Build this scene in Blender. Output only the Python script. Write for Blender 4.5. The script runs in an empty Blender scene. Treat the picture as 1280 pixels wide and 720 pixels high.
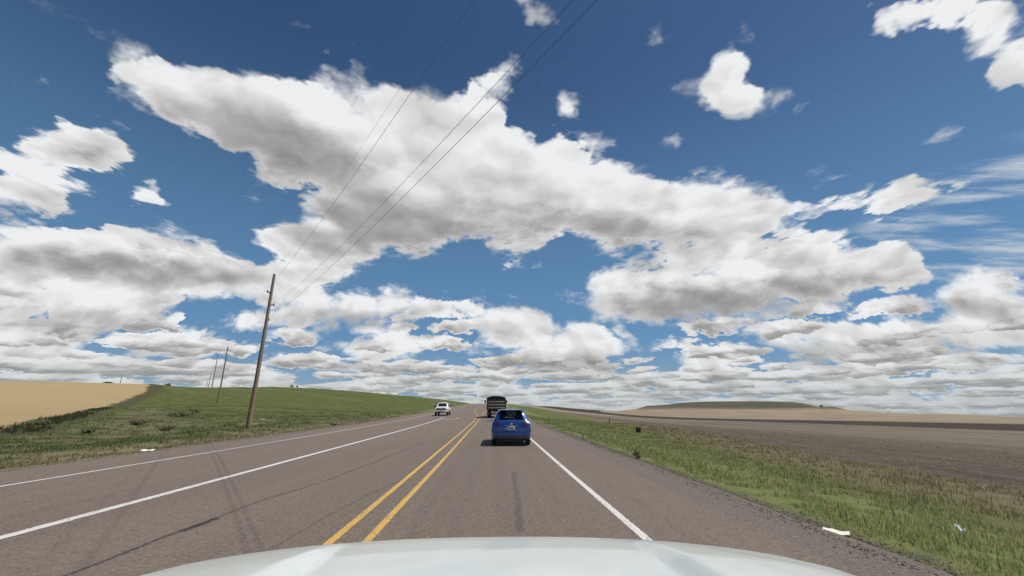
import bpy, bmesh, math, random
import numpy as np
from mathutils import Vector, Matrix, Euler
R = math.radians
random.seed(7); rng = np.random.default_rng(11)
S = bpy.context.scene
COL = S.collection

# ------------------------------------------------------------------ camera
EYE = 1.65; PITCH = R(15.33); YAW = R(2.5); FPX = 540.0
cd = bpy.data.cameras.new('camera'); cam = bpy.data.objects.new('camera', cd); COL.objects.link(cam)
cd.sensor_width = 36; cd.lens = FPX/1280*36; cd.clip_start = .05; cd.clip_end = 20000
cam.location = (0, 0, EYE); cam.rotation_euler = (R(90)+PITCH, 0, -YAW)
S.camera = cam

def ray(px, py):
    """direction (right, forward, up) in the road frame for a point of the photograph (survey measurement)"""
    cx = px-640; cy = 360-py
    F = FPX*math.cos(PITCH)-cy*math.sin(PITCH); U = FPX*math.sin(PITCH)+cy*math.cos(PITCH)
    c, s = math.cos(YAW), math.sin(YAW)
    return (cx*c+F*s, -cx*s+F*c, U, F)
def at(px, py, depth):
    x, y, u, F = ray(px, py); k = depth/F
    return (x*k, y*k, EYE+u*k)

# ------------------------------------------------------------------ tags
def tag(o, label=None, cat=None, group=None, kind=None):
    if label: o['label'] = label
    if cat: o['category'] = cat
    if group: o['group'] = group
    if kind: o['kind'] = kind
    return o
def link(o, parent=None):
    COL.objects.link(o)
    if parent is not None: o.parent = parent
    return o
def empty(name, loc=(0,0,0), rz=0):
    o = bpy.data.objects.new(name, None); COL.objects.link(o)
    o.location = loc; o.rotation_euler = (0, 0, rz); o.empty_display_size = .2
    return o
def copy_tree(o, parent=None):
    c = o.copy(); COL.objects.link(c)
    if parent is not None: c.parent = parent
    for ch in list(o.children): copy_tree(ch, c)
    return c

# ------------------------------------------------------------------ mesh builder
class MB:
    def __init__(s): s.v = []; s.f = []
    def add(s, verts, faces):
        n = len(s.v); s.v += [tuple(v) for v in verts]; s.f += [tuple(i+n for i in f) for f in faces]; return s
    def box(s, x0, x1, y0, y1, z0, z1, b=0.0):
        if b <= 0:
            v = [(x,y,z) for x in (x0,x1) for y in (y0,y1) for z in (z0,z1)]
            f = [(0,1,3,2),(4,6,7,5),(0,4,5,1),(2,3,7,6),(0,2,6,4),(1,5,7,3)]
            return s.add(v, f)
        bm = bmesh.new(); bmesh.ops.create_cube(bm, size=1)
        for q in bm.verts: q.co = Vector(((x0+x1)/2+q.co.x*(x1-x0), (y0+y1)/2+q.co.y*(y1-y0), (z0+z1)/2+q.co.z*(z1-z0)))
        bmesh.ops.bevel(bm, geom=list(bm.edges), offset=b, segments=2, profile=.5, affect='EDGES')
        bm.verts.index_update()
        s.add([q.co for q in bm.verts], [[q.index for q in f.verts] for f in bm.faces]); bm.free(); return s
    def tube(s, pts, r, n=8, cap=True):
        pts = [Vector(p) for p in pts]; rs = r if isinstance(r, (list, tuple)) else [r]*len(pts)
        vs = []; up = Vector((0,0,1))
        for i, p in enumerate(pts):
            t = (pts[min(i+1,len(pts)-1)]-pts[max(i-1,0)]).normalized()
            a = t.cross(up)
            if a.length < .05: a = t.cross(Vector((0,1,0)))
            a.normalize(); b = a.cross(t).normalized()
            vs += [p+(a*math.cos(2*math.pi*k/n)+b*math.sin(2*math.pi*k/n))*rs[i] for k in range(n)]
        fs = [(i*n+k, i*n+(k+1)%n, (i+1)*n+(k+1)%n, (i+1)*n+k) for i in range(len(pts)-1) for k in range(n)]
        if cap: fs += [tuple(range(n))[::-1], tuple(range((len(pts)-1)*n, len(pts)*n))]
        return s.add(vs, fs)
    def lathe_x(s, prof, cx, cy, cz, n=28):
        """profile of (x, r) turned round the x axis"""
        m = len(prof)
        v = [(cx+x, cy+r*math.cos(2*math.pi*k/n), cz+r*math.sin(2*math.pi*k/n)) for k in range(n) for x, r in prof]
        f = [(k*m+i, k*m+i+1, ((k+1)%n)*m+i+1, ((k+1)%n)*m+i) for k in range(n) for i in range(m-1)]
        return s.add(v, f)
    def prism(s, poly, axis, a, b):
        """polygon (two coords) extruded along axis from a to b"""
        def p3(u, w, t): return {'x': (t,u,w), 'y': (u,t,w), 'z': (u,w,t)}[axis]
        n = len(poly); v = [p3(u,w,a) for u,w in poly]+[p3(u,w,b) for u,w in poly]
        return s.add(v, [tuple(range(n)), tuple(range(2*n-1,n-1,-1))]+[(i,(i+1)%n,n+(i+1)%n,n+i) for i in range(n)])
    def build(s, name, m, parent=None, smooth=35):
        me = bpy.data.meshes.new(name); me.from_pydata(s.v, [], s.f); me.validate()
        bm = bmesh.new(); bm.from_mesh(me); bmesh.ops.recalc_face_normals(bm, faces=bm.faces); bm.to_mesh(me); bm.free()
        if m: me.materials.append(m)
        if smooth:
            me.shade_smooth(); me.set_sharp_from_angle(angle=R(smooth))
        return link(bpy.data.objects.new(name, me), parent)

# ------------------------------------------------------------------ node helper
class NT:
    def __init__(s, tree): s.t = tree; s.n = tree.nodes; s.l = tree.links
    def put(s, sock, v):
        if v is None: return
        if isinstance(v, bpy.types.NodeSocket): s.l.new(v, sock)
        else: sock.default_value = v
    def new(s, typ, **kw):
        n = s.n.new(typ)
        for k, v in kw.items(): setattr(n, k, v)
        return n
    def m(s, op, a, b=None, c=None, clamp=False):
        n = s.new('ShaderNodeMath', operation=op, use_clamp=clamp)
        s.put(n.inputs[0], a); s.put(n.inputs[1], b); s.put(n.inputs[2], c); return n.outputs[0]
    def v(s, op, a, b=None, c=None):
        n = s.new('ShaderNodeVectorMath', operation=op)
        s.put(n.inputs[0], a)
        if op == 'SCALE': s.put(n.inputs['Scale'], b)
        else: s.put(n.inputs[1], b); s.put(n.inputs[2], c)
        return n.outputs['Value'] if op in ('DOT_PRODUCT','LENGTH','DISTANCE') else n.outputs['Vector']
    def xyz(s, v):
        n = s.new('ShaderNodeSeparateXYZ'); s.put(n.inputs[0], v); return n.outputs
    def comb(s, x=0., y=0., z=0.):
        n = s.new('ShaderNodeCombineXYZ')
        for i, q in enumerate((x,y,z)): s.put(n.inputs[i], q)
        return n.outputs[0]
    def step(s, x, a, b, lo=0., hi=1., kind='SMOOTHSTEP'):
        n = s.new('ShaderNodeMapRange', interpolation_type=kind)
        for i, q in enumerate((x,a,b,lo,hi)): s.put(n.inputs[i], q)
        return n.outputs[0]
    def mix(s, f, a, b, blend='MIX'):
        n = s.new('ShaderNodeMix', data_type='RGBA', blend_type=blend)
        s.put(n.inputs[0], f)
        for i, q in ((6,a),(7,b)):
            if isinstance(q, tuple) and len(q) == 3: q = (*q, 1)
            s.put(n.inputs[i], q)
        return n.outputs[2]
    def noise(s, vec, scale, detail=2., rough=.5, dim='3D', dist=0., lac=2., out=0):
        n = s.new('ShaderNodeTexNoise', noise_dimensions=dim)
        s.put(n.inputs['Vector'], vec); s.put(n.inputs['Scale'], scale); s.put(n.inputs['Detail'], detail)
        s.put(n.inputs['Roughness'], rough); s.put(n.inputs['Distortion'], dist); s.put(n.inputs['Lacunarity'], lac)
        return n.outputs[out]
    def voro(s, vec, scale, detail=0., rough=.5, feat='F1', dim='2D', lac=2., out=0):
        n = s.new('ShaderNodeTexVoronoi', voronoi_dimensions=dim, feature=feat)
        n.normalize = False
        s.put(n.inputs['Vector'], vec); s.put(n.inputs['Scale'], scale)
        if 'Detail' in n.inputs: s.put(n.inputs['Detail'], detail); s.put(n.inputs['Roughness'], rough); s.put(n.inputs['Lacunarity'], lac)
        return n.outputs[out]
    def bump(s, h, strength=.3, dist=.02):
        n = s.new('ShaderNodeBump'); s.put(n.inputs['Height'], h); n.inputs['Strength'].default_value = strength; n.inputs['Distance'].default_value = dist
        return n.outputs[0]
    def attr(s, name, out='Fac'):
        n = s.new('ShaderNodeAttribute', attribute_name=name); return n.outputs[out]

def mat(name, base=(.5,.5,.5), rough=.6, metal=0., coat=0., spec=.5, var=.0, vscale=6., bump=0., trans=0., alpha=None):
    m = bpy.data.materials.new(name); m.use_nodes = True; t = NT(m.node_tree); p = m.node_tree.nodes['Principled BSDF']
    p.inputs['Roughness'].default_value = rough; p.inputs['Metallic'].default_value = metal
    p.inputs['Coat Weight'].default_value = coat; p.inputs['Coat Roughness'].default_value = .06
    p.inputs['Specular IOR Level'].default_value = spec; p.inputs['Transmission Weight'].default_value = trans
    p.inputs['Base Color'].default_value = (*base, 1)
    tc = t.new('ShaderNodeTexCoord').outputs['Object']
    if var > 0:
        nz = t.noise(tc, vscale, 4., .6)
        a = tuple(c*(1-var) for c in base); b = tuple(min(1, c*(1+var)) for c in base)
        t.put(p.inputs['Base Color'], t.mix(nz, a, b))
        t.put(p.inputs['Roughness'], t.step(nz, .3, .7, max(.02, rough-.12*var*3), min(1, rough+.12*var*3)))
        if bump > 0: t.put(p.inputs['Normal'], t.bump(t.noise(tc, vscale*6, 3.), bump, .01))
    m['nt'] = 1
    return m
SKY_SAT, SKY_VAL = 1.2, .74
CLOUDS = [
 (160,92,46,32,20,.5),(200,125,62,34,20,.7),(265,140,72,46,22,1),(345,150,105,66,18,1),(445,180,125,92,10,1),(545,215,120,100,0,1),(470,275,105,55,0,1),
 (635,235,90,78,0,1),(725,245,95,70,0,1),(830,270,105,62,0,1),(930,265,80,44,0,1),(598,138,46,30,-20,.7),(632,95,30,24,-10,.40),
 (800,372,95,34,0,1),(915,355,120,54,0,1),(1035,330,100,48,0,1),(1110,330,50,30,0,1),
 (1050,260,60,15,0,.7),(1125,243,60,24,-8,.8),(1190,233,28,9,-15,.5),
 (910,66,36,40,10,.42),(935,134,84,30,0,.5),(880,100,60,26,-25,.40),(902,120,44,60,0,.42),
 (1150,16,96,32,0,.9),(1268,92,50,50,0,.9),(1235,45,30,44,10,.6),
 (108,186,76,32,0,.95),(182,239,28,18,0,.8),(38,236,82,40,0,1),(0,172,22,16,0,.7),
 (50,312,150,40,0,1),(190,325,125,42,8,1),(320,355,110,30,0,1),(400,318,70,44,0,1),(100,380,200,36,0,1),
 (346,292,34,24,0,.6),(20,425,110,24,0,.9),
 (455,390,130,26,0,.9),(632,402,60,32,0,1),(705,434,95,40,0,1),(480,432,66,20,0,.9),(230,432,60,20,0,.9),(560,385,44,14,0,.6),
 (1215,365,100,38,0,.9),(1070,425,150,30,0,.9),(885,447,60,20,0,.8),(1250,410,80,30,0,.9),
 (705,118,22,50,0,.29),(690,140,34,18,30,.27),(668,20,50,20,10,.36),(812,35,16,34,0,.27),(822,188,36,14,-20,.29),(770,345,50,26,0,.7),(330,405,60,16,0,.7),(100,125,60,30,0,.3),(650,310,40,40,0,.3),(1048,100,20,26,0,.3),(230,75,30,24,0,.4),(430,50,40,10,0,.25),
]
BASE_SHADE = [  # shade on the cloud undersides, put into the sky colour as grey ellipses
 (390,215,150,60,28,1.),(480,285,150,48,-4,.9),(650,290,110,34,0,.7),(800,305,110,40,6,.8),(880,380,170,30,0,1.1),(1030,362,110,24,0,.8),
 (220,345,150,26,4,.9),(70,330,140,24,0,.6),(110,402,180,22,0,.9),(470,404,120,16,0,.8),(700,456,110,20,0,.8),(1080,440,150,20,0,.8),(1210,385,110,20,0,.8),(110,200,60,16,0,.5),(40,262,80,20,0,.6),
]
# ------------------------------------------------------------------ light, sky, clouds
SUN_EL, SUN_AZ = R(63), R(91)          # azimuth clockwise from the road direction (+Y)
EXPO = 0.45
ld = bpy.data.lights.new('sun', 'SUN'); ld.energy = 3.6; ld.angle = R(.53); ld.color = (1, .955, .88)
sun = bpy.data.objects.new('sun', ld); COL.objects.link(sun)
sv = Vector((math.sin(SUN_AZ)*math.cos(SUN_EL), math.cos(SUN_AZ)*math.cos(SUN_EL), math.sin(SUN_EL)))
sun.rotation_euler = sv.to_track_quat('Z', 'Y').to_euler(); sun.location = sv*400

W = bpy.data.worlds.new('World'); S.world = W; W.use_nodes = True
W.cycles.sampling_method = 'MANUAL'; W.cycles.sample_map_resolution = 256
t = NT(W.node_tree); W.node_tree.nodes.clear()
BG = .066
d = t.new('ShaderNodeTexCoord').outputs['Generated']
X, Y, Z = t.xyz(d)
zc = t.m('MAXIMUM', t.m('ADD', Z, .05), .004)
sky = t.new('ShaderNodeTexSky', sky_type='NISHITA', sun_disc=False, sun_elevation=SUN_EL, sun_rotation=SUN_AZ, altitude=900, air_density=1.0, dust_density=.4, ozone_density=1.2)
t.put(sky.inputs[0], t.v('NORMALIZE', t.comb(X, Y, t.m('ADD', zc, .03))))
skyc = sky.outputs[0]
hs = t.new('ShaderNodeHueSaturation'); hs.inputs['Saturation'].default_value = SKY_SAT; hs.inputs['Value'].default_value = SKY_VAL; t.put(hs.inputs['Color'], skyc)
skyc = hs.outputs[0]

U = t.m('ARCTAN2', X, Y); V = t.m('ARCSINE', Z)
sc = t.m('ADD', zc, .20)                                    # apparent cloud size falls towards the horizon
q = t.v('DIVIDE', t.comb(X, Y, 0.), t.comb(sc, sc, 1.))
lowv = t.comb(t.m('MULTIPLY', U, 2.3), t.m('MULTIPLY', t.m('COSINE', U), t.m('SUBTRACT', 1.04, t.m('LOGARITHM', t.m('ADD', t.m('MAXIMUM', V, -.05), .12), math.e))), 0.)
kl = t.step(V, .46, .08)
q = t.v('ADD', t.v('SCALE', q, t.m('SUBTRACT', 1., kl)), t.v('SCALE', lowv, kl))
w1 = t.v('SUBTRACT', t.noise(q, 1.6, 4., .62, '2D', out=1), (.5,.5,.5))
w2 = t.v('SUBTRACT', t.noise(t.v('ADD', q, (7.3,2.1,0)), 6.0, 4., .65, '2D', out=1), (.5,.5,.5))
warp = t.v('ADD', t.v('SCALE', w1, t.m('MULTIPLY', sc, .15)), t.v('SCALE', w2, t.m('MULTIPLY', sc, .085)))
P = t.v('ADD', t.comb(U, V, 0.), warp)

P1 = t.v('ADD', P, (0., 0., 1.))
def uv(px, py):
    x, y, u, F = ray(px, py); n = math.sqrt(x*x+y*y+u*u)
    return math.atan2(x, y), math.asin(u/n)
# cumulus masses: centre and half sizes surveyed on the photograph, turned into sky directions; (x, y, rx, ry, turn, weight)
BL = CLOUDS
Dsum = None; Tsum = None
for (bx, by, rx, ry, rot, wt) in BL:
    u0, v0 = uv(bx, by)
    ua, va = uv(bx+5, by); ub, vb = uv(bx, by-5)
    ku = math.hypot(ua-u0, va-v0)/5; kv = math.hypot(ub-u0, vb-v0)/5
    tilt = math.atan2(va-v0, ua-u0)
    th = tilt-R(rot); ca_, sa_ = math.cos(th), math.sin(th); ax, ay = 1/(rx*ku*1.12), 1/(ry*kv*1.12)
    la = t.v('DOT_PRODUCT', P1, (ca_*ax, sa_*ax, -(u0*ca_+v0*sa_)*ax))
    ly = t.v('DOT_PRODUCT', P1, (-sa_*ay, ca_*ay, -(-u0*sa_+v0*ca_)*ay))
    w = t.m('SUBTRACT', 1., t.m('MULTIPLY_ADD', la, la, t.m('MULTIPLY', ly, ly)), clamp=True)
    if wt != 1: w = t.m('MULTIPLY', w, wt)
    Dsum = w if Dsum is None else t.m('ADD', Dsum, w)
    Tsum = t.m('MULTIPLY', w, ly) if Tsum is None else t.m('MULTIPLY_ADD', w, ly, Tsum)
T = t.m('DIVIDE', Tsum, t.m('ADD', Dsum, .02))
Dc = t.m('POWER', t.m('MINIMUM', Dsum, 1.3), .8)

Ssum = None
for (bx, by, rx, ry, rot, wt) in BASE_SHADE:
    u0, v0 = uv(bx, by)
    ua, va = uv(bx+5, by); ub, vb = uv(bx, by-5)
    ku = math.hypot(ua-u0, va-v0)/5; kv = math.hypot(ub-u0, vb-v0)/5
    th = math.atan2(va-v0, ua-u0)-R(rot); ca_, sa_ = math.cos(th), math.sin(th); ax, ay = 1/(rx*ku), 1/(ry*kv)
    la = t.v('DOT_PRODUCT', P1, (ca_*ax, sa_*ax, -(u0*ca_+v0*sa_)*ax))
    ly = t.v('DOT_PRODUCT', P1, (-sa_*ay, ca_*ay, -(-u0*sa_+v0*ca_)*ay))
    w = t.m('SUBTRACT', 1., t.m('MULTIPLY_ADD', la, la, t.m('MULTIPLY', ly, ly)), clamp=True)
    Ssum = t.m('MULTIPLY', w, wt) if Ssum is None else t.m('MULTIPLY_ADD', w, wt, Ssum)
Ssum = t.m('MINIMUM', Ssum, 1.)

# puffs: cell distances bent by noise; light and shade of the puffs from two taps of the same field
qd = t.v('ADD', q, t.v('SCALE', w2, .14))
fine = t.m('SUBTRACT', t.m('SUBTRACT', 1., t.voro(qd, 6.5, 2.0, .5, 'F1', '2D', 2.3)), .55)
qr = t.v('ADD', q, t.v('SCALE', w2, .12))
def relief(o):
    v = t.v('ADD', qr, o) if o else qr
    return t.m('MULTIPLY_ADD', t.voro(v, 3.8, 1.3, .45, 'F1', '2D', 2.4), -.62, t.noise(v, 2.3, 2.5, .5, '2D'))
Ld = (.035, -.055, 0.)                                      # towards the light and the zenith on the cloud sheet
r0 = relief(None); r1 = relief(Ld)
nb = t.noise(t.v('ADD', q, (3.1,8.2,0)), 2.0, 5., .6, '2D')
wisp = t.noise(t.v('ADD', q, (1.7,5.2,0)), 7.0, 4., .62, '2D', .15)
# rows of far cumulus near the horizon: every cell of the sheet one domed, flat based cloud
bank_n = t.noise(q, 1.0, 3., .5, '2D')
lw = t.v('SUBTRACT', t.noise(t.comb(t.m('MULTIPLY', U, 22.), t.m('MULTIPLY', t.m('LOGARITHM', t.m('ADD', t.m('MAXIMUM', V, 0.), .05), math.e), 9.), 0.), 1., 3., .6, '2D', out=1), (.5,.5,.5))
def rows(ku, kv, off, size):
    lv = t.m('MULTIPLY', t.m('LOGARITHM', t.m('ADD', t.m('MAXIMUM', V, -.04), .10), math.e), kv)
    c = t.v('ADD', t.comb(t.m('MULTIPLY_ADD', U, ku, off), lv, 0.), t.v('MULTIPLY', lw, (.5,.8,0.)))
    vo = t.new('ShaderNodeTexVoronoi', voronoi_dimensions='2D', feature='F1'); vo.inputs['Scale'].default_value = 1.; vo.inputs['Randomness'].default_value = .85
    t.put(vo.inputs['Vector'], c)
    dl = t.v('SUBTRACT', c, vo.outputs['Position']); rnd = t.xyz(vo.outputs['Color'])[0]
    b = t.xyz(dl)[1]
    w = t.m('SUBTRACT', 1., t.v('DOT_PRODUCT', t.v('MULTIPLY', dl, (1/.72, 1/.62, 0.)), t.v('MULTIPLY', dl, (1/.72, 1/.62, 0.))))
    w = t.m('SUBTRACT', w, t.step(b, -.22, -.5, 0., .8))
    w = t.m('MULTIPLY', t.m('MAXIMUM', w, 0.), t.step(rnd, .05, .5, .35, size))
    return w, t.m('MULTIPLY', b, 2.0)
wa, ta = rows(7.0, 5.2, 3.3, 1.1)
wb, tb = rows(15.0, 9.0, 11.7, 1.05)
bmask = t.m('MULTIPLY', t.step(V, .29, .14), t.step(t.m('ADD', bank_n, t.step(V, .16, .04, 0., .25)), .28, .48))
wb = t.m('MULTIPLY', wb, t.step(V, .16, .07))
bsum = t.m('ADD', wa, wb)
Tb = t.m('DIVIDE', t.m('MULTIPLY_ADD', wa, ta, t.m('MULTIPLY', wb, tb)), t.m('ADD', bsum, .02))
bank = t.m('MULTIPLY', t.m('MINIMUM', bsum, 1.2), bmask)
bank2 = t.step(V, .12, .0, 0., .52)
isb = t.step(t.m('SUBTRACT', bank, Dc), -.15, .25)
Tm = t.m('ADD', t.m('MULTIPLY', Tb, isb), t.m('MULTIPLY', T, t.m('SUBTRACT', 1., isb)))
cover = t.m('ADD', t.m('MAXIMUM', Dc, bank), bank2)
lone = t.step(cover, .7, .25)
dens = t.m('MULTIPLY_ADD', fine, .52, cover)
dens = t.m('MULTIPLY_ADD', t.m('SUBTRACT', nb, .5), .70, dens)
dens = t.m('MULTIPLY_ADD', t.m('MULTIPLY', t.m('SUBTRACT', wisp, .5), lone), 1.7, dens)
soft = t.step(nb, .4, .62, .24, .6)                         # some borders crisp, some torn to wisps
soft = t.m('MULTIPLY_ADD', lone, .45, soft)
alpha = t.step(dens, .20, t.m('ADD', .20, soft))
thick = t.step(dens, .35, 1.2)
low = t.step(Tm, .5, -.6)
shade = t.m('MULTIPLY', thick, t.m('MULTIPLY_ADD', low, t.m('MULTIPLY_ADD', isb, .42, .38), .0))
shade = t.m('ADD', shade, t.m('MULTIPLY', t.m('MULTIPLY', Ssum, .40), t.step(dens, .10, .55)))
rel = t.m('SUBTRACT', r0, r1)
lum = t.m('SUBTRACT', .96, shade)
lum = t.m('MULTIPLY_ADD', rel, t.m('MULTIPLY_ADD', low, -.40, .88), lum)
lum = t.m('MINIMUM', t.m('MAXIMUM', lum, .16), 1.08)
ramp = t.new('ShaderNodeValToRGB'); cr = ramp.color_ramp; cr.elements[0].position = 0; cr.elements[0].color = (.20,.205,.215,1)
cr.elements[1].position = 1; cr.elements[1].color = (.86,.87,.88,1)
e = cr.elements.new(.45); e.color = (.415,.405,.395,1)
e = cr.elements.new(.75); e.color = (.675,.668,.655,1)
t.put(ramp.inputs[0], lum)
cl = ramp.outputs[0]
# far clouds take on the colour of the air in front of them
cl = t.mix(t.step(V, .13, -.03, 0., .60), cl, (.335,.385,.40))
gain = (2**-EXPO)/BG
cl = t.v('SCALE', cl, gain)
# thin streaks (cirrus) on the right
st = t.noise(t.v('MULTIPLY', t.comb(t.m('ADD', t.m('MULTIPLY', U, .96), t.m('MULTIPLY', V, -.28)), t.m('ADD', t.m('MULTIPLY', U, .28), t.m('MULTIPLY', V, .96)), 0.), (5.,34.,1.)), 1., 5., .6, '2D')
u1, v1 = uv(1240, 285)
cm = t.new('ShaderNodeMapping', vector_type='TEXTURE'); cm.inputs['Location'].default_value = (u1, v1, 0); cm.inputs['Scale'].default_value = (.24,.13,1); cm.inputs['Rotation'].default_value = (0,0,R(12))
t.put(cm.inputs['Vector'], t.comb(U, V, 0.))
cw = t.m('SUBTRACT', 1., t.v('DOT_PRODUCT', cm.outputs[0], cm.outputs[0]), clamp=True)
ca = t.m('MULTIPLY', t.step(cw, 0., .7), t.step(st, .42, .72, 0., .75))
skyc = t.mix(t.step(V, .78, .12, 0., .55), skyc, tuple(c*gain for c in (.155,.345,.58)))
skyc = t.mix(t.step(V, .16, -.02, 0., .6), skyc, tuple(c*gain for c in (.34,.42,.47)))
col = t.mix(ca, skyc, tuple(c*gain for c in (.66,.70,.74)))
col = t.mix(t.m('MULTIPLY', alpha, .985), col, cl)
bg = t.new('ShaderNodeBackground'); bg.inputs['Strength'].default_value = BG
t.put(bg.inputs['Color'], col)
t.l.new(bg.outputs[0], t.new('ShaderNodeOutputWorld').inputs[0])

vs = S.view_settings; S.display_settings.display_device = 'sRGB'
vs.view_transform = 'Standard'; vs.look = 'None'; vs.gamma = 1; vs.exposure = EXPO; vs.use_curve_mapping = False
# ------------------------------------------------------------------ lie of the land
RL, RR = -13.0, 4.55                                       # pavement edges
def softp(x, w): return w*np.logaddexp(0, x/w)
def zr(Y):
    Y = np.asarray(Y, float)
    return .0125*softp(Y-48, 10.) - .030*softp(Y-430, 35.)
PTS = []
def P_(px, py, dep):
    PTS.append(at(px, py, dep))
def D_(x, y, z): PTS.append((x, y, z))
for y in (-40, 0, 12, 30, 60, 100, 160, 240, 330, 430, 600):
    z = float(zr(y)); e = 1. if y < 120 else .5
    D_(-13, y, z-.08); D_(-16, y, z-.35*e)
    D_(4.6, y, z-.07); D_(7, y, z-.32*e); D_(10, y, z-.65*e); D_(14, y, z-.95*e)
    if y <= 100: D_(20, y, z*.6-1.15)
D_(-20,-40,-.4); D_(-20,5,-.4); D_(-40,-40,-.2); D_(-100,-40,1.5); D_(-300,-40,4); D_(-300,40,9); D_(-800,0,8); D_(-35,5,-.3); D_(-60,10,.2)
# wheat slope
P_(0,535,35); P_(40,527,45); P_(95,515,70); P_(135,508,90); P_(185,489,125); P_(0,480.,150); P_(90,480.,155); P_(180,480.5,158); P_(60,500,95); P_(-150,482,140); P_(-150,505,70)
D_(-250,320,8); D_(-500,300,8); D_(-160,260,9.3)
# grass between wheat and road
P_(0,570,18.8); P_(60,546,33); P_(150,541,42); P_(240,543,40); P_(310,535,42); P_(272,504,118); P_(215,508,95); P_(200,520,66)
# green hill
P_(200,485.5,185); P_(250,484.5,175); P_(290,484.5,185); P_(330,484,230); P_(385,487,280); P_(440,490,310); P_(490,493.5,330); P_(530,497,350); P_(570,502,360)
P_(400,505,150); P_(450,512,120); P_(350,515,90); P_(330,505,120); P_(480,505,180); P_(530,508,200); P_(400,522,70)
D_(-150,330,9); D_(-190,420,9); D_(-120,520,9); D_(-50,560,5); D_(-600,700,8); D_(-300,1000,3); D_(-30,900,-8); D_(0,900,-9)
# right: falling field, dark strip, pale fields beyond
P_(1280,560,47); P_(1280,539,130); P_(1000,529,220); P_(800,522,450); P_(740,516,800); P_(690,510,1300); P_(700,515,500); P_(760,523,260); P_(850,530,150); P_(720,518,260)
P_(1280,530.5,215); P_(1000,525,340); P_(800,519.5,620); P_(740,514,1000); P_(690,508,1450); P_(665,507.4,1350)
D_(30,1000,-3); D_(100,2600,-12)
P_(780,515.5,1500); P_(900,514,1300); P_(1000,516,1150); P_(1100,518.5,1100); P_(1180,519.5,1000); P_(1280,523.,900); P_(1500,526,700); P_(1280,527,420); P_(1000,521,600); P_(1500,560,60)
D_(60,-40,-2.5); D_(200,-40,-6); D_(1500,0,-30); D_(2500,1800,-75); D_(1000,3000,-60); D_(0,5000,-80); D_(3500,3500,-120); D_(-2500,3000,-10); D_(-3500,0,0); D_(4000,-40,-80)
pa = np.array(PTS)
def wmap(X, Y):
    X = np.asarray(X, float); Y = np.asarray(Y, float)
    return np.stack([np.sign(X)*np.log1p(np.abs(X)/12.)*1.1, np.log1p(np.maximum(Y+70, 0)/70.)*1.5], -1)
_c = wmap(pa[:,0], pa[:,1])
def _k(a, b):
    r2 = ((a[:,None,:]-b[None])**2).sum(-1); return .5*r2*np.log(r2+1e-9)
_n = len(pa); _A = np.zeros((_n+3,_n+3)); _A[:_n,:_n] = _k(_c,_c)+np.eye(_n)*.004; _A[:_n,_n] = 1; _A[:_n,_n+1:] = _c; _A[_n,:_n] = 1; _A[_n+1:,:_n] = _c.T
_sol = np.linalg.solve(_A, np.concatenate([pa[:,2], [0,0,0]]))
def tps(X, Y):
    X = np.atleast_1d(np.asarray(X,float)).ravel(); Y = np.atleast_1d(np.asarray(Y,float)).ravel()
    out = np.empty(len(X)); c = wmap(X, Y)
    for i in range(0, len(X), 20000):
        q_ = c[i:i+20000]; out[i:i+20000] = _k(q_,_c)@_sol[:_n]+_sol[_n]+q_@_sol[_n+1:]
    return out
def sstep(x, a, b):
    k = np.clip((x-a)/(b-a), 0, 1); return k*k*(3-2*k)
# cheap value noise on arrays
_lat = rng.random((256,256))
def vnoise(x, y):
    xi = np.floor(x).astype(int); yi = np.floor(y).astype(int); fx = x-xi; fy = y-yi; fx = fx*fx*(3-2*fx); fy = fy*fy*(3-2*fy)
    g = lambda a, b: _lat[a & 255, b & 255]
    return (g(xi,yi)*(1-fx)+g(xi+1,yi)*fx)*(1-fy)+(g(xi,yi+1)*(1-fx)+g(xi+1,yi+1)*fx)*fy-.5
def poly_sd(X, Y, poly):
    p = np.array(poly); d2 = np.full(len(X), 1e18); ins = np.zeros(len(X), bool)
    for i in range(len(p)):
        a = p[i]; b = p[(i+1)%len(p)]; e = b-a
        k = np.clip(((X-a[0])*e[0]+(Y-a[1])*e[1])/(e@e), 0, 1)
        d2 = np.minimum(d2, (X-a[0]-k*e[0])**2+(Y-a[1]-k*e[1])**2)
        c = ((a[1] > Y) != (b[1] > Y)) & (X < (b[0]-a[0])*(Y-a[1])/(b[1]-a[1]+1e-12)+a[0]); ins ^= c
    return np.where(ins, 1, -1)*np.sqrt(d2)
WHEAT = [(-600,-30)]+[(-36.5,-30),(-36.5,10)]+[at(*p)[:2] for p in ((0,535,35),(40,527,45),(95,515,70),(135,508,90),(160,497,108),(184,488,125),(186,480.5,158),(189,480.5,260))]+[(-260,420),(-900,420)]
STRIP = [at(*p)[:2] for p in ((1500,545,90),(1280,539,130),(1000,529,220),(800,522,450),(740,516.8,760),(712,513.4,900),(690,510.4,1150),(662,508,1400),(655,507,1800),(690,508,1900),(745,514,1500),(752,515.5,930),(800,519.5,620),(1000,525,340),(1280,530.5,215),(1500,533,180))]
def edge_r(Y): return np.interp(Y, [-40,0,15,30,60,120,300,600,1500], [15,16,17.5,20,25,24,20,16,12])
MOUND = at(196,487,134)
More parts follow.
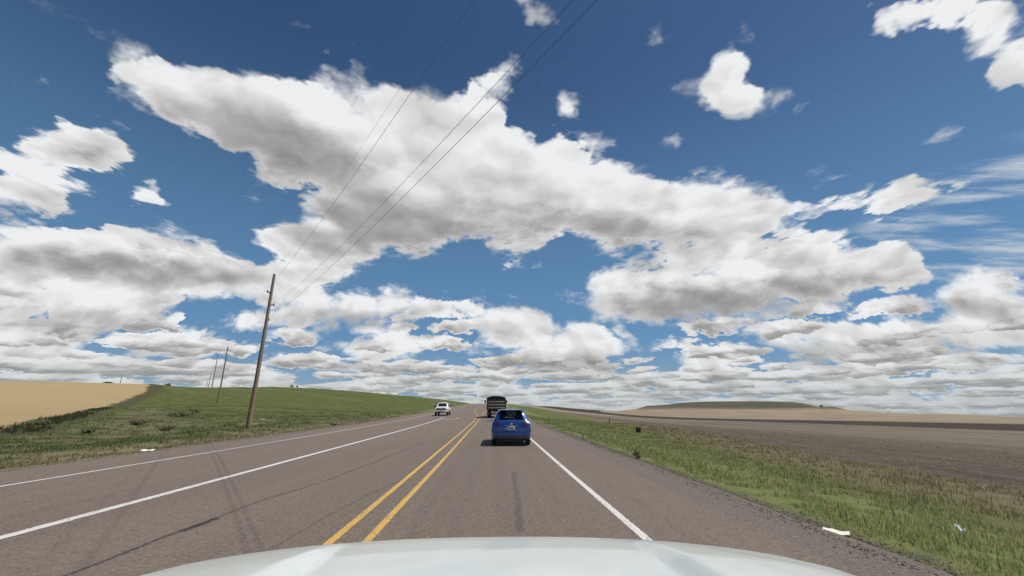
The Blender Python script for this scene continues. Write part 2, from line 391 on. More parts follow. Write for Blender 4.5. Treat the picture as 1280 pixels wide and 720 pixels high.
def gz(X, Y):
    X = np.atleast_1d(np.asarray(X,float)).ravel(); Y = np.atleast_1d(np.asarray(Y,float)).ravel()
    d = np.maximum(np.maximum(RL-X, X-RR), 0)
    w = sstep(d, 0, 3.) ; far = sstep(Y, 700, 900)
    w = np.maximum(w, far)
    z = (1-w)*(zr(Y)-.06)+w*tps(X, Y)
    sw = poly_sd(X, Y, WHEAT)
    z = z+.15*sstep(sw, -.3, 1.5)
    rough = sstep(d, 2, 8)*(X < 0)*sstep(-sw, 0, 4)
    z = z+rough*(vnoise(X/2.3+9, Y/2.3)*.35+vnoise(X/.8, Y/.8+40)*.12+vnoise(X/9, Y/9+7)*.5*sstep(d, 6, 20))
    mx, my, _q = MOUND; z = z+1.5*np.exp(-(((X-mx)/6.)**2+((Y-my)/9.)**2))
    rr = (X > 0)*sstep(d, 1, 5)*sstep(edge_r(Y)-X, -3, 1)
    z = z+rr*(vnoise(X/1.7, Y/1.7)*.16+vnoise(X/.6, Y/.6)*.06)
    return z
if __name__ == '__main__':
    def lines(s0, g, far):
        a = [0.]; s = s0
        while a[-1] < far: a.append(a[-1]+s); s *= g
        return np.array(a)
    xs = lines(.45, 1.034, 4200.); xs = np.concatenate([-xs[:0:-1], xs])-4.2
    ys = lines(.7, 1.019, 5200.); ys = np.concatenate([np.arange(-40, 0, 4.), ys])
    GX, GY = np.meshgrid(xs, ys); fx, fy = GX.ravel(), GY.ravel()
    fz = gz(fx, fy)
    nx, ny = len(xs), len(ys)
    idx = np.arange(nx*ny).reshape(ny, nx)
    quads = np.stack([idx[:-1,:-1], idx[:-1,1:], idx[1:,1:], idx[1:,:-1]], -1).reshape(-1,4)
    me = bpy.data.meshes.new('ground'); me.from_pydata(np.stack([fx,fy,fz],-1).tolist(), [], quads.tolist())
    def fattr(name, arr):
        a_ = me.attributes.new(name, 'FLOAT', 'POINT'); a_.data.foreach_set('value', np.asarray(arr, np.float32))
    fattr('wheat', np.clip(poly_sd(fx, fy, WHEAT), -60, 60)); fattr('strip', np.clip(poly_sd(fx, fy, STRIP), -200, 200))
    fattr('roadside', np.clip(np.maximum(RL-fx, fx-RR), -5, 400)); fattr('field', np.clip(fx-edge_r(fy), -40, 400))
    fattr('far', sstep(fy, 20, 500))
    me.shade_smooth()
    ground = link(bpy.data.objects.new('ground', me)); tag(ground, kind='structure')

    m = bpy.data.materials.new('ground'); m.use_nodes = True; t = NT(m.node_tree); pb = m.node_tree.nodes['Principled BSDF']
    pos = t.new('ShaderNodeNewGeometry').outputs['Position']; gx, gy, gzz = t.xyz(pos); p2 = t.comb(gx, gy, 0.)
    aw, ast, ar, af = (t.attr(n) for n in ('wheat','strip','roadside','field'))
    n1 = t.noise(p2, .35, 5., .6); n2 = t.noise(p2, 2.2, 5., .65); n3 = t.noise(p2, 14., 4., .65); nL = t.noise(p2, .03, 4., .55)
    # long streaks along the contours
    stq = t.noise(t.v('MULTIPLY', p2, (.012,.07,1.)), 1., 5., .6)
    # left: green hill and rough grass
    g = t.mix(t.step(n1, .35, .68), (.058,.078,.020), (.105,.112,.036))
    g = t.mix(t.step(nL, .42, .66), g, (.074,.090,.022))
    g = t.mix(t.m('MULTIPLY', t.step(stq, .54, .72), .7), g, (.16,.145,.07))
    g = t.mix(t.m('MULTIPLY', t.step(n2, .55, .8), .6), g, (.135,.118,.06))
    # hollow of brighter and darker weeds beside the wheat
    near = t.m('MULTIPLY', t.step(ar, 45., 12.), t.step(gy, 110., 50.))
    g2 = t.mix(t.step(n1, .4, .62), (.060,.080,.026), (.150,.132,.066)); g2 = t.mix(t.step(n2, .5, .75), g2, (.075,.095,.040))
    g = t.mix(near, g, g2)
    # right verge: pale green by the road, darker green, then rust brown weeds
    r = t.mix(t.step(n2, .35, .65), (.105,.140,.040), (.165,.165,.065))
    r = t.mix(t.step(t.m('MULTIPLY_ADD', n1, 3., ar), 5.2, 7.4), r, t.mix(n2, (.072,.098,.026), (.125,.122,.046)))
    r = t.mix(t.step(t.m('MULTIPLY_ADD', n1, 7., t.m('SUBTRACT', af, 2.)), -5.5, -1.5), r, t.mix(t.step(n2, .4, .7), (.118,.104,.055), (.165,.140,.078)))
    right = t.step(gx, -4., -3.9)
    c = t.mix(right, g, r)
    # dry grass along the left pavement edge
    left = t.m('SUBTRACT', 1., right)
    dry = t.m('MULTIPLY', left, t.step(t.m('MULTIPLY_ADD', n1, 5., ar), 9.5, 5.5))
    c = t.mix(t.m('MULTIPLY', dry, .95), c, t.mix(n2, (.235,.20,.115), (.15,.145,.065)))
    # stubble field on the right: furrows along the road
    fur = t.noise(t.v('MULTIPLY', p2, (1.6,.06,1.)), 1., 4., .65); fu2 = t.noise(t.v('MULTIPLY', p2, (.10,.008,1.)), 1., 3., .55)
    fl = t.mix(t.step(fur, .35, .65), (.105,.087,.066), (.205,.170,.126))
    fl = t.mix(t.m('MULTIPLY', t.step(fu2, .45, .65), .6), fl, (.088,.071,.055))
    clod = t.m('MULTIPLY', t.step(n3, .45, .7), t.step(af, 45., 4.))
    nearf = t.step(af, 48., 4.)
    fl = t.mix(t.m('MULTIPLY', nearf, .8), fl, t.mix(t.step(t.m('MULTIPLY_ADD', n2, .35, t.m('MULTIPLY', t.noise(t.v('MULTIPLY', p2, (1.3,.13,1.)), 1., 5., .7), .65)), .40, .60), (.068,.054,.041), (.168,.140,.106)))
    fl = t.mix(t.m('MULTIPLY', clod, .6), fl, (.20,.165,.12))
    beyond = t.mix(t.step(stq, .40, .60), (.27,.215,.15), (.165,.135,.095))
    bw = t.step(t.m('MULTIPLY_ADD', gx, 1., t.m('MULTIPLY', gy, .60)), 420., 470.)
    fl = t.mix(bw, fl, beyond)
    sw_ = t.m('MULTIPLY_ADD', t.m('SUBTRACT', n1, .5), 8., ast)
    fl = t.mix(t.step(sw_, -2., 2.), fl, t.mix(stq, (.030,.024,.018), (.052,.040,.030)))
    fmask = t.m('MULTIPLY', right, t.step(t.m('MULTIPLY_ADD', t.m('SUBTRACT', n1, .5), 5., af), -1.2, 1.2))
    c = t.mix(fmask, c, fl)
    # ripe wheat on the left
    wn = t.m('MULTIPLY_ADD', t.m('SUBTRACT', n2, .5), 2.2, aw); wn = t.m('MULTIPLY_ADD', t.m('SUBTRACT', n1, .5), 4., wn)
    wst = t.noise(t.v('MULTIPLY', p2, (.05,.6,1.)), 1., 5., .6)
    wc = t.mix(wst, (.295,.217,.116), (.395,.295,.156)); wc = t.mix(t.m('MULTIPLY', t.step(n2, .5, .8), .4), wc, (.285,.205,.11))
    trk = t.m('MULTIPLY', t.m('MULTIPLY', t.step(wn, -13., -9.), t.step(wn, -4.5, -7.)), t.m('MULTIPLY', left, t.step(gy, 105., 80.)))
    c = t.mix(t.m('MULTIPLY', trk, t.step(n1, .3, .6, .3, .9)), c, t.mix(n2, (.17,.135,.08), (.12,.11,.06)))
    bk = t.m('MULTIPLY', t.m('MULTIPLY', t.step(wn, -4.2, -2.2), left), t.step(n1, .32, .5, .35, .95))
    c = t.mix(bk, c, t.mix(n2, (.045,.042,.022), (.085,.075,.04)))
    wc = t.mix(t.step(t.noise(t.v('MULTIPLY', p2, (.025,.16,1.)), 1., 4., .6), .55, .72, 0., .5), wc, (.215,.175,.08))
    c = t.mix(t.m('MULTIPLY', t.step(wn, -.5, .6), left), c, wc)
    # gravel along the pavement
    gr = t.mix(t.step(n3, .35, .65), (.048,.040,.032), (.135,.115,.09))
    c = t.mix(t.step(t.m('MULTIPLY_ADD', n2, 1.1, ar), 1.35, .75), c, gr)
    c = t.mix(t.m('MULTIPLY', t.step(n3, .3, .7, 0., .35), t.step(ar, 200., 20.)), c, t.mix(.5, c, (.03,.035,.012)))
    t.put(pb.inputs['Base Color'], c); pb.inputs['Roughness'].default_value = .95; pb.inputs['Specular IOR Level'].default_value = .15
    fb = t.m('MULTIPLY', t.m('ADD', t.m('MULTIPLY', fur, 1.2), t.m('MULTIPLY', clod, .5)), fmask)
    t.put(pb.inputs['Normal'], t.bump(t.m('ADD', fb, t.m('ADD', t.m('MULTIPLY', n3, .35), n2)), .9, .14))
    me.materials.append(m)

    # ------------------------------------------------------------- road
    ysr = np.concatenate([np.arange(-30, 60, 1.), 60*1.03**np.arange(0, 94)]); ysr = ysr[ysr < 900]
    def ribbon(name, xa, xb, h, m_, ya=-30, yb=900, jit=0., parent=None, nxs=1):
        """strip between xa(Y) and xb(Y), lying h above the carriageway"""
        y_ = ysr[(ysr > ya) & (ysr < yb)]; y_ = np.concatenate([[ya], y_, [yb]])
        A = xa(y_) if callable(xa) else np.full(len(y_), xa); B = xb(y_) if callable(xb) else np.full(len(y_), xb)
        z_ = zr(y_)+h; v = []; f = []
        for i in range(len(y_)):
            for k in range(nxs+1): v.append((A[i]+(B[i]-A[i])*k/nxs, y_[i], z_[i]))
        for i in range(len(y_)-1):
            for k in range(nxs): a_ = i*(nxs+1)+k; f.append((a_, a_+1, a_+nxs+2, a_+nxs+1))
        me_ = bpy.data.meshes.new(name); me_.from_pydata(v, [], f); me_.materials.append(m_); me_.shade_smooth()
        at_ = me_.attributes.new('across','FLOAT','POINT'); at_.data.foreach_set('value', np.tile(np.abs(np.linspace(-1,1,nxs+1)), len(y_)).astype(np.float32))
        return link(bpy.data.objects.new(name, me_), parent)
    am = bpy.data.materials.new('asphalt'); am.use_nodes = True; t = NT(am.node_tree); pb = am.node_tree.nodes['Principled BSDF']
    pos = t.new('ShaderNodeNewGeometry').outputs['Position']; gx, gy, _z = t.xyz(pos); p2 = t.comb(gx, gy, 0.)
    agg = t.voro(p2, 55., 1., .5); ag2 = t.noise(p2, 20., 3., .75); med = t.noise(p2, 1.1, 5., .6); big = t.noise(t.v('MULTIPLY', p2, (.5,.06,1.)), 1., 4., .6)
    lon = t.noise(t.v('MULTIPLY', p2, (2.2,.02,1.)), 1., 4., .6)
    c = t.mix(big, (.105,.085,.068), (.155,.125,.100))
    c = t.mix(t.step(med, .35, .7, 0., .45), c, (.124,.094,.071))
    c = t.mix(t.step(lon, .48, .72, 0., .5), c, (.078,.066,.058))
    def track(x0, w, k, col):
        global c
    for x0, w, k in ((.2,.32,.42),(-.75,.34,.20),(1.15,.34,.20),(-4.2,.4,.18),(-8.3,.35,.3),(-7.3,.3,.15),(-9.3,.3,.15)):
        dx = t.m('ABSOLUTE', t.m('ADD', t.m('MULTIPLY_ADD', t.m('SUBTRACT', big, .5), .8, gx), -x0))
        c = t.mix(t.m('MULTIPLY', t.step(dx, w, 0., 0., k), t.step(lon, .2, .7, .4, 1.)), c, (.062,.053,.047))
    # older, paler surface left of the centre lines
    c = t.mix(t.step(gx, -2.3, -2.9, 0., .35), c, (.158,.121,.094))
    c = t.mix(t.step(t.m('MULTIPLY_ADD', t.m('SUBTRACT', med, .5), 1., gx), 3.4, 4.5, 0., .5), c, (.080,.068,.058))
    mot = t.noise(p2, 5.5, 4., .7); c = t.mix(t.step(mot, .42, .66, 0., .38), c, (.070,.055,.045)); c = t.mix(t.step(mot, .40, .22, 0., .35), c, (.20,.16,.128))
    pat = t.noise(t.v('MULTIPLY', p2, (.35,.035,1.)), 1., 2., .4); c = t.mix(t.step(pat, .56, .60, 0., .22), c, (.082,.068,.058))
    stones = t.step(ag2, .42, .72)
    c = t.mix(t.m('MULTIPLY', stones, .62), c, (.265,.215,.175)); c = t.mix(t.step(agg, .32, .06, 0., .4), c, (.045,.038,.033))
    t.put(pb.inputs['Base Color'], c); pb.inputs['Roughness'].default_value = .82; pb.inputs['Specular IOR Level'].default_value = .3
    t.put(pb.inputs['Normal'], t.bump(t.m('ADD', ag2, t.m('MULTIPLY', agg, .8)), .55, .012))
    def ej(x0, s):
        return lambda y: x0+s*(vnoise(y*.9+3, y*0+x0)*.22+vnoise(y*.23, y*0+9)*.25)*np.where(y < 200, 1, .3)
    road = ribbon('road', ej(RL, 1), ej(RR, 1), 0., am, nxs=6); tag(road, kind='structure')

    def paint(name, base, wear):
        pm = bpy.data.materials.new(name); pm.use_nodes = True; t = NT(pm.node_tree); pb = pm.node_tree.nodes['Principled BSDF']
        pos = t.new('ShaderNodeNewGeometry').outputs['Position']
        nz = t.noise(pos, 30., 4., .7); n_ = t.noise(pos, 1.5, 4., .6)
        c = t.mix(n_, tuple(v*.82 for v in base), base); sx = t.noise(t.v('MULTIPLY', pos, (9.,.12,1.)), 1., 3., .6)
        c = t.mix(t.step(sx, .5, .8, 0., .5), c, tuple(v*.45+.03 for v in base))
        c = t.mix(t.step(t.m('ADD', nz, t.m('MULTIPLY', n_, .4)), wear, wear+.10, 0., .9), c, (.13,.105,.09))
        t.put(pb.inputs['Base Color'], c); pb.inputs['Roughness'].default_value = .7; t.put(pb.inputs['Normal'], t.bump(nz, .4, .006))
        if name != 'faded_paint': t.put(pb.inputs['Alpha'], t.step(t.m('MULTIPLY_ADD', t.m('SUBTRACT', t.noise(pos, 12., 4., .75), .5), 1.1, t.attr('across')), 1.04, .86))
        return pm
    WHITE = paint('white_paint', (.60,.58,.54), .76); YEL = paint('yellow_paint', (.56,.33,.075), .74); FADED = paint('faded_paint', (.42,.39,.34), .70)
    def wob(x0, a=.012): return lambda y: x0+a*np.sin(y*.21+x0)+a*.6*np.sin(y*.067)
    def line(name, x0, w, m_, ya, yb):
        f0 = x0 if callable(x0) else wob(x0)
        o = ribbon(name, lambda y: f0(y)-w/2, lambda y: f0(y)+w/2, .005, m_, ya, yb, nxs=2); tag(o, kind='structure'); return o
    line('edge_line', 2.0, .125, WHITE, -20, 880); line('edge_line', -10.45, .11, WHITE, -20, 880)
    line('centre_line', -1.57, .12, YEL, -20, 880); line('centre_line', lambda y: -2.02-2.7*np.clip((y-66)/48, 0, 1), .12, YEL, -20, 880)
    line('lane_line', -6.38, .19, WHITE, -20, 61)
    # turn arrow painted in the middle lane
    ar_ = [(-.09,-1.9),(.09,-1.9),(.09,.1),(.55,.62),(.85,.36),(1.05,1.35),(.12,1.12),(.38,.83),(-.09,.3)]
    b = MB(); b.add([(-4.55-x*1.25, 57-y*1.9, float(zr(57-y*1.9))+.005) for x, y in ar_], [(0,1,2,8),(8,2,3,7),(7,3,4,5),(7,5,6)]); tag(b.build('lane_arrow', FADED), kind='structure')
    # tar seams: dark irregular cracks
    tm = bpy.data.materials.new('tar'); tm.use_nodes = True; t = NT(tm.node_tree); pb = tm.node_tree.nodes['Principled BSDF']
    pos = t.new('ShaderNodeNewGeometry').outputs['Position']; pb.inputs['Base Color'].default_value = (.045,.038,.034,1); pb.inputs['Roughness'].default_value = .75
    across = t.attr('across')
    al = t.m('MULTIPLY', t.step(t.m('MULTIPLY_ADD', t.m('SUBTRACT', t.noise(pos, 5., 5., .7), .5), 1.3, across), 1., .25), t.step(t.noise(pos, 28., 3., .6), .32, .55, .25, .8))
    t.put(pb.inputs['Alpha'], t.m('MULTIPLY', al, t.attr('strength')))
    def seam(pxs, w, strength, wig=.05):
        gp = []
        for px, py in pxs:
            x, y, u, F = ray(px, py); k = -EYE/u; gp.append(np.array([x*k, y*k]))
        pts = []
        for a_, b_ in zip(gp[:-1], gp[1:]):
            n = max(2, int(np.linalg.norm(b_-a_)/.12)); pts += [a_+(b_-a_)*i/n for i in range(n)]
        pts.append(gp[-1]); v = []; f = []; ac = []
        for i, p in enumerate(pts):
            d_ = pts[min(i+1,len(pts)-1)]-pts[max(i-1,0)]; d_ = d_/np.linalg.norm(d_); nn = np.array([-d_[1], d_[0]])
            o_ = nn*float(vnoise(np.array([i*.11]), np.array([w*90.]))[0]+.5*vnoise(np.array([i*.35]), np.array([w*50.]))[0])*wig*2
            for k in (-1,0,1): q_ = p+o_+nn*w*k; v.append((q_[0], q_[1], float(zr(q_[1]))+.0025)); ac.append(abs(k))
        for i in range(len(pts)-1):
            for k in (0,1): a_ = i*3+k; f.append((a_,a_+1,a_+4,a_+3))
        me_ = bpy.data.meshes.new('road_crack'); me_.from_pydata(v, [], f); me_.materials.append(tm)
        at_ = me_.attributes.new('across','FLOAT','POINT'); at_.data.foreach_set('value', np.array(ac, np.float32))
        at_ = me_.attributes.new('strength','FLOAT','POINT'); at_.data.foreach_set('value', np.full(len(ac), strength, np.float32))
        tag(link(bpy.data.objects.new('road_crack', me_)), kind='structure')
    seam([(75,722),(150,695),(225,665),(268,648)], .05, .75); seam([(268,648),(340,622),(410,600),(470,577),(530,553)], .05, .5)
    seam([(268,648),(225,665)], .10, .8); seam([(640,590),(647,625),(652,665)], .09, .30, .03)
    seam([(330,690),(420,640),(540,580)], .03, .3, .04)

    # ------------------------------------------------------------- hills on the horizon
    SKYL = [(690,516.5),(740,516),(770,514.5),(795,511.5),(808,507.2),(820,506.6),(835,505.6),(850,503.4),(880,502),(905,501.6),(935,501.4),(965,501.6),(990,502.6),(1003,504),(1014,507),(1024,509.6),(1031,508.6),(1037,508),(1046,509.6),(1062,513.6),(1100,517),(1130,518.6),(1165,518.8),(1200,519.3),(1240,521.5),(1290,525),(1340,529)]
    hx = np.linspace(690, 1340, 320); hy = np.interp(hx, [p[0] for p in SKYL], [p[1] for p in SKYL]); v = []; f = []
    prof = [(1500,-.05),(1680,.10),(1850,.28),(2000,.42),(2120,.70),(2200,.93),(2260,1.),(2500,1.),(2700,.8),(3000,-.2)]
    for i, (px, py) in enumerate(zip(hx, hy)):
        ztop = at(px, py, 2260)[2]; zb = min(at(px, 517.0+max(0, px-1000)*.03, 1700)[2], ztop-2)-6
        for j, (dep, k) in enumerate(prof):
            dep2 = dep+60*float(vnoise(np.array([px*.03]), np.array([j*3.1]))[0]); x, y, _q = at(px, 500, dep2)
            jz = float(vnoise(np.array([px*.09]), np.array([j*7.7]))[0])*6*k*(1-k)*3
            v.append((x, y, zb+(ztop-zb)*k+jz))
    np_ = len(prof)
    for i in range(len(hx)-1):
        for j in range(np_-1): a_ = i*np_+j; f.append((a_, a_+np_, a_+np_+1, a_+1))
    hm = bpy.data.materials.new('hill'); hm.use_nodes = True; t = NT(hm.node_tree); pb = hm.node_tree.nodes['Principled BSDF']
    pos = t.new('ShaderNodeNewGeometry').outputs['Position']; gx, gy, gq = t.xyz(pos)
    n_ = t.noise(t.v('MULTIPLY', pos, (.006,.004,.05)), 1., 5., .6); nb_ = t.noise(pos, .02, 4., .6)
    c = t.mix(t.step(t.m('MULTIPLY_ADD', n_, 22., gq), -4., 9.), t.mix(n_, (.30,.225,.145), (.20,.16,.10)), t.mix(t.step(t.noise(t.v('MULTIPLY', pos, (.002,.002,.22)), 1., 3., .6), .35, .65), t.mix(nb_, (.048,.048,.036), (.072,.069,.050)), t.mix(nb_, (.078,.073,.054), (.115,.103,.076))))
    t.put(pb.inputs['Base Color'], c); pb.inputs['Roughness'].default_value = .95; pb.inputs['Specular IOR Level'].default_value = .1
    hme = bpy.data.meshes.new('hills'); hme.from_pydata(v, [], f); hme.materials.append(hm); hme.shade_smooth(); tag(link(bpy.data.objects.new('hills', hme)), kind='structure')
# ------------------------------------------------------------------ materials
BLUE = mat('blue_paint', (.009,.046,.19), .30, .35, 1.0, var=.06, vscale=1.5)
WHITEP = mat('white_car_paint', (.72,.72,.71), .35, 0, .9, var=.03, vscale=2)
BLACKP = mat('black_plastic', (.018,.018,.019), .55, var=.15, vscale=9)
RUBBER = mat('tyre_rubber', (.020,.019,.018), .85, var=.25, vscale=12)
ALLOY = mat('alloy', (.45,.46,.47), .35, .9, var=.1, vscale=8)
CHROME = mat('chrome', (.75,.76,.78), .15, 1.)
STEEL = mat('dark_steel', (.07,.068,.065), .55, .6, var=.25, vscale=7)
REDL = mat('red_lens', (.085,.006,.008), .2, 0, .8)
CLEAR = mat('headlight_lens', (.62,.64,.66), .12, .3, 1.)
AMBER = mat('amber_lens', (.55,.20,.02), .25)
PLATE = mat('number_plate', (.70,.72,.74), .45, var=.05, vscale=30)
PLATEB = mat('plate_blue', (.05,.12,.35), .45)
SEAT = mat('seat_fabric', (.022,.023,.025), .9, var=.2, vscale=20)
CREAM = mat('cream_board', (.44,.38,.25), .75, var=.18, vscale=5)
BOXP = mat('box_paint', (.045,.040,.030), .7, var=.3, vscale=4)
TARP = mat('black_tarp', (.016,.017,.018), .6, var=.3, vscale=6, bump=.3)
def glass_mat(name, tint, refl):
    m = bpy.data.materials.new(name); m.use_nodes = True; t = NT(m.node_tree); m.node_tree.nodes.clear()
    tr = t.new('ShaderNodeBsdfTransparent'); tr.inputs[0].default_value = (*tint, 1)
    gl = t.new('ShaderNodeBsdfGlossy'); gl.inputs['Roughness'].default_value = .03; gl.inputs['Color'].default_value = (.9,.95,.95,1)
    fr = t.new('ShaderNodeFresnel'); fr.inputs[0].default_value = refl
    mx = t.new('ShaderNodeMixShader'); t.l.new(fr.outputs[0], mx.inputs[0]); t.l.new(tr.outputs[0], mx.inputs[1]); t.l.new(gl.outputs[0], mx.inputs[2])
    t.l.new(mx.outputs[0], t.new('ShaderNodeOutputMaterial').inputs[0]); return m
GLASS = glass_mat('window_glass', (.66,.74,.70), 1.45); DGLASS = glass_mat('dark_window_glass', (.10,.12,.12), 1.45)

# ------------------------------------------------------------------ lofted car bodies
class Loft:
    """stations along y: y, z bottom, z belt, z top, half widths at bottom, belt, roof; wheel arches cut into the lower flanks"""
    K = 21
    def __init__(s, st, arches, ra, n=110, smooth=2):
        st = np.array(sorted(st)); y = np.linspace(st[0,0], st[-1,0], n); s.y = y
        a = np.stack([np.interp(y, st[:,0], st[:,k]) for k in range(1,7)], 1)
        for _ in range(smooth): a[1:-1] = .25*a[:-2]+.5*a[1:-1]+.25*a[2:]
        P = np.zeros((n, 11, 3))
        for i in range(n):
            zb, zl, zt, wb, wm, wt = a[i]; za = zb+.01
            for ya, zw in arches:
                if abs(y[i]-ya) < ra: za = max(za, zw+math.sqrt(ra*ra-(y[i]-ya)**2))
            za = min(za, zl-.12); dz = zl-za
            pts = [(0,zb),(.70*wb,zb),(.70*wb,za),(wb,za),(wm,za+.5*dz),(wm*.985,zl-.2*dz),(wm*.95,zl),(wt+.02*min(1,(zt-zl)/.3),zt-.22*(zt-zl)-.01),(wt*.93,zt-.10*(zt-zl)-.006),(wt*.72,zt-.012),(0,zt+.012)]
            P[i] = [(x, y[i], z) for x, z in pts]
        L = P[:, ::-1].copy(); L[:,:,0] *= -1
        s.P = np.concatenate([P, L[:,1:]], 1); s.n = n
    def ev(s, y, k):
        fi = np.clip(np.interp(y, s.y, np.arange(s.n)), 0, s.n-1.001); i = int(fi); fi -= i
        k = min(max(k, 0), s.K-1.001); j = int(k); fj = k-j; P = s.P
        return (P[i,j]*(1-fj)+P[i,j+1]*fj)*(1-fi)+(P[i+1,j]*(1-fj)+P[i+1,j+1]*fj)*fi
    def nrm(s, y, k):
        a = s.ev(y+.03, k)-s.ev(y-.03, k); b = s.ev(y, k+.15)-s.ev(y, k-.15); c = np.cross(b, a); l = np.linalg.norm(c)
        return c/l if l > 1e-9 else np.array([0,0,1.])
    def patch(s, quad, nu, nv, off=.006, bow=0.):
        """quad: four (y, k) corners a b c d; a-b and d-c run along k"""
        m = MB(); v = []
        (ya,ka),(yb,kb),(yc,kc),(yd,kd) = quad
        for i in range(nv+1):
            w = i/nv
            for j in range(nu+1):
                u = j/nu
                y = (ya*(1-u)+yb*u)*(1-w)+(yd*(1-u)+yc*u)*w; k = (ka*(1-u)+kb*u)*(1-w)+(kd*(1-u)+kc*u)*w
                p = s.ev(y, k); n = s.nrm(y, k); c = np.array([0, p[1], .8])
                if n@(p-c) < 0: n = -n
                v.append(p+n*off)
        f = [(i*(nu+1)+j, i*(nu+1)+j+1, (i+1)*(nu+1)+j+1, (i+1)*(nu+1)+j) for i in range(nv) for j in range(nu)]
        return m.add(v, f)
    def body(s, holes):
        m = MB(); n, K = s.n, s.K; v = s.P.reshape(-1,3)
        def inq(y, k, q):
            pts = [(a, b) for a, b in q]; sg = 0
            for i in range(4):
                x1, y1 = pts[i]; x2, y2 = pts[(i+1)%4]; c = (x2-x1)*(k-y1)-(y2-y1)*(y-x1)
                if sg == 0: sg = 1 if c > 0 else -1
                elif c*sg < 0: return False
            return True
        f = []
        for i in range(n-1):
            for j in range(K-1):
                yc = (s.y[i]+s.y[i+1])/2; kc = j+.5
                if any(inq(yc, kc, q) for q in holes): continue
                f.append((i*K+j, i*K+j+1, (i+1)*K+j+1, (i+1)*K+j))
        f.append(tuple(range(K-1))); f.append(tuple((n-1)*K+j for j in range(K-1)))
        return m.add(v, f)

def wheel(parent, x, y, z, r, w, side, rim_m=ALLOY, dual=False):
    tyre = MB().lathe_x([(-w/2,r*.62),(-w/2,r*.9),(-w*.42,r*.975),(-w*.25,r),(w*.25,r),(w*.42,r*.975),(w/2,r*.9),(w/2,r*.62)], x, y, z, 32).build('wheel', RUBBER, parent)
    m = MB(); m.lathe_x([(side*w*.30,.001),(side*w*.34,r*.14),(side*w*.26,r*.18),(side*w*.18,r*.55),(side*w*.46,r*.60),(side*w*.47,r*.65),(-side*w*.4,r*.64)], x, y, z, 32)
    for k in range(5):
        a = k*2*math.pi/5; ca, sa = math.cos(a), math.sin(a)
        m.tube([(x+side*w*.36, y+ca*r*.12, z+sa*r*.12), (x+side*w*.40, y+ca*r*.6, z+sa*r*.6)], r*.085, 6)
    m.build('rim', rim_m, tyre); return tyre

# ------------------------------------------------------------------ blue hatchback ahead
hb = empty('hatchback'); tag(hb, 'small blue hatchback driving ahead in the right lane', 'car')
HST = [(-2.0,.46,.74,.80,.60,.68,.52),(-1.985,.36,.84,.90,.74,.80,.62),(-1.93,.30,.93,1.00,.79,.845,.68),(-1.86,.27,.97,1.05,.81,.865,.68),(-1.74,.24,.985,1.29,.82,.87,.625),(-1.60,.22,.985,1.475,.83,.87,.60),(-1.40,.21,.985,1.52,.84,.872,.60),
       (-.6,.2,.965,1.535,.84,.872,.60),(.2,.2,.945,1.52,.84,.872,.60),(.5,.2,.94,1.49,.84,.87,.60),(1.05,.2,.935,1.08,.83,.865,.68),(1.5,.2,.87,.985,.82,.85,.66),(1.85,.22,.76,.86,.78,.81,.60),(2.0,.32,.60,.68,.66,.68,.5)]
lf = Loft(HST, [(-1.28,.31),(1.28,.31)], .355)
rw = [(-1.815,8.75),(-1.815,11.25),(-1.565,11.3),(-1.565,8.7)]
ws = [(1.0,8.9),(1.0,11.1),(.50,11.2),(.50,8.8)]
def sidewins(y):  # right flank k 6..8, left flank 12..14
    out = []
    for (y0,y1,y2,y3) in y:
        out.append([(y0,6.25),(y1,6.25),(y2,7.75),(y3,7.75)]); out.append([(y0,13.75),(y1,13.75),(y2,12.25),(y3,12.25)])
    return out
sw = sidewins([(-.32,.92,.48,-.32),(-1.22,-.42,-.42,-1.12),(-1.62,-1.30,-1.20,-1.45)])
body = lf.body([rw, ws]+sw).build('body', BLUE, hb, 40)
for q_, nm in ((rw,'rear_window'),(ws,'windscreen')):
    yy = [(a+(-.03 if a < -1.7 else .03 if q_ is rw else 0), k) for a, k in q_]
    lf.patch([(yy[0][0],yy[0][1]-.12),(yy[1][0],yy[1][1]+.12),(yy[2][0],yy[2][1]+.1),(yy[3][0],yy[3][1]-.1)], 12, 10, .008).build(nm, GLASS, hb, 60)
for q_ in sw: lf.patch(q_, 6, 6, .006).build('window', DGLASS, hb, 60)
sp = MB().add([(-.56,-1.50,1.525),(.56,-1.50,1.525),(.60,-1.72,1.50),(-.60,-1.72,1.50),(-.56,-1.50,1.485),(.56,-1.50,1.485),(.58,-1.72,1.475),(-.58,-1.72,1.475)], [(0,1,2,3),(7,6,5,4),(0,4,5,1),(1,5,6,2),(2,6,7,3),(3,7,4,0)]).build('spoiler', BLUE, hb)
MB().box(-.12,.12,-1.728,-1.70,1.478,1.497).build('brake_light', REDL, sp)
MB().tube([(.0,-1.38,1.53),(.0,-1.52,1.68)], [.010,.005], 6).build('antenna', BLACKP, hb)
# tailgate furniture
MB().box(-.80,.80,-2.05,-1.90,.33,.60,.05).build('rear_bumper', BLUE, hb)
MB().box(-.60,.60,-2.062,-1.95,.27,.40,.03).build('bumper_valance', BLACKP, hb)
for x in (-.62,.62): MB().box(x-.075,x+.075,-2.062,-2.03,.44,.50,.012).build('reflector', REDL, hb)
ex = MB().tube([(.52,-1.8,.255),(.52,-2.06,.255)], .032, 12, False).build('exhaust_pipe', CHROME, hb)
pl = MB().box(-.155,.155,-2.035,-2.0,.665,.815,.008).build('number_plate', PLATE, hb)
MB().box(-.145,.145,-2.0385,-2.036,.775,.806).build('plate_band', PLATEB, pl)
for k in range(6): MB().box(-.115+k*.04,-.115+k*.04+.022,-2.0395,-2.036,.69,.755).build('plate_mark', PLATEB, pl)
MB().box(-.25,-.205,-2.02,-1.985,.70,.765,.005).build('sticker', PLATE, hb)
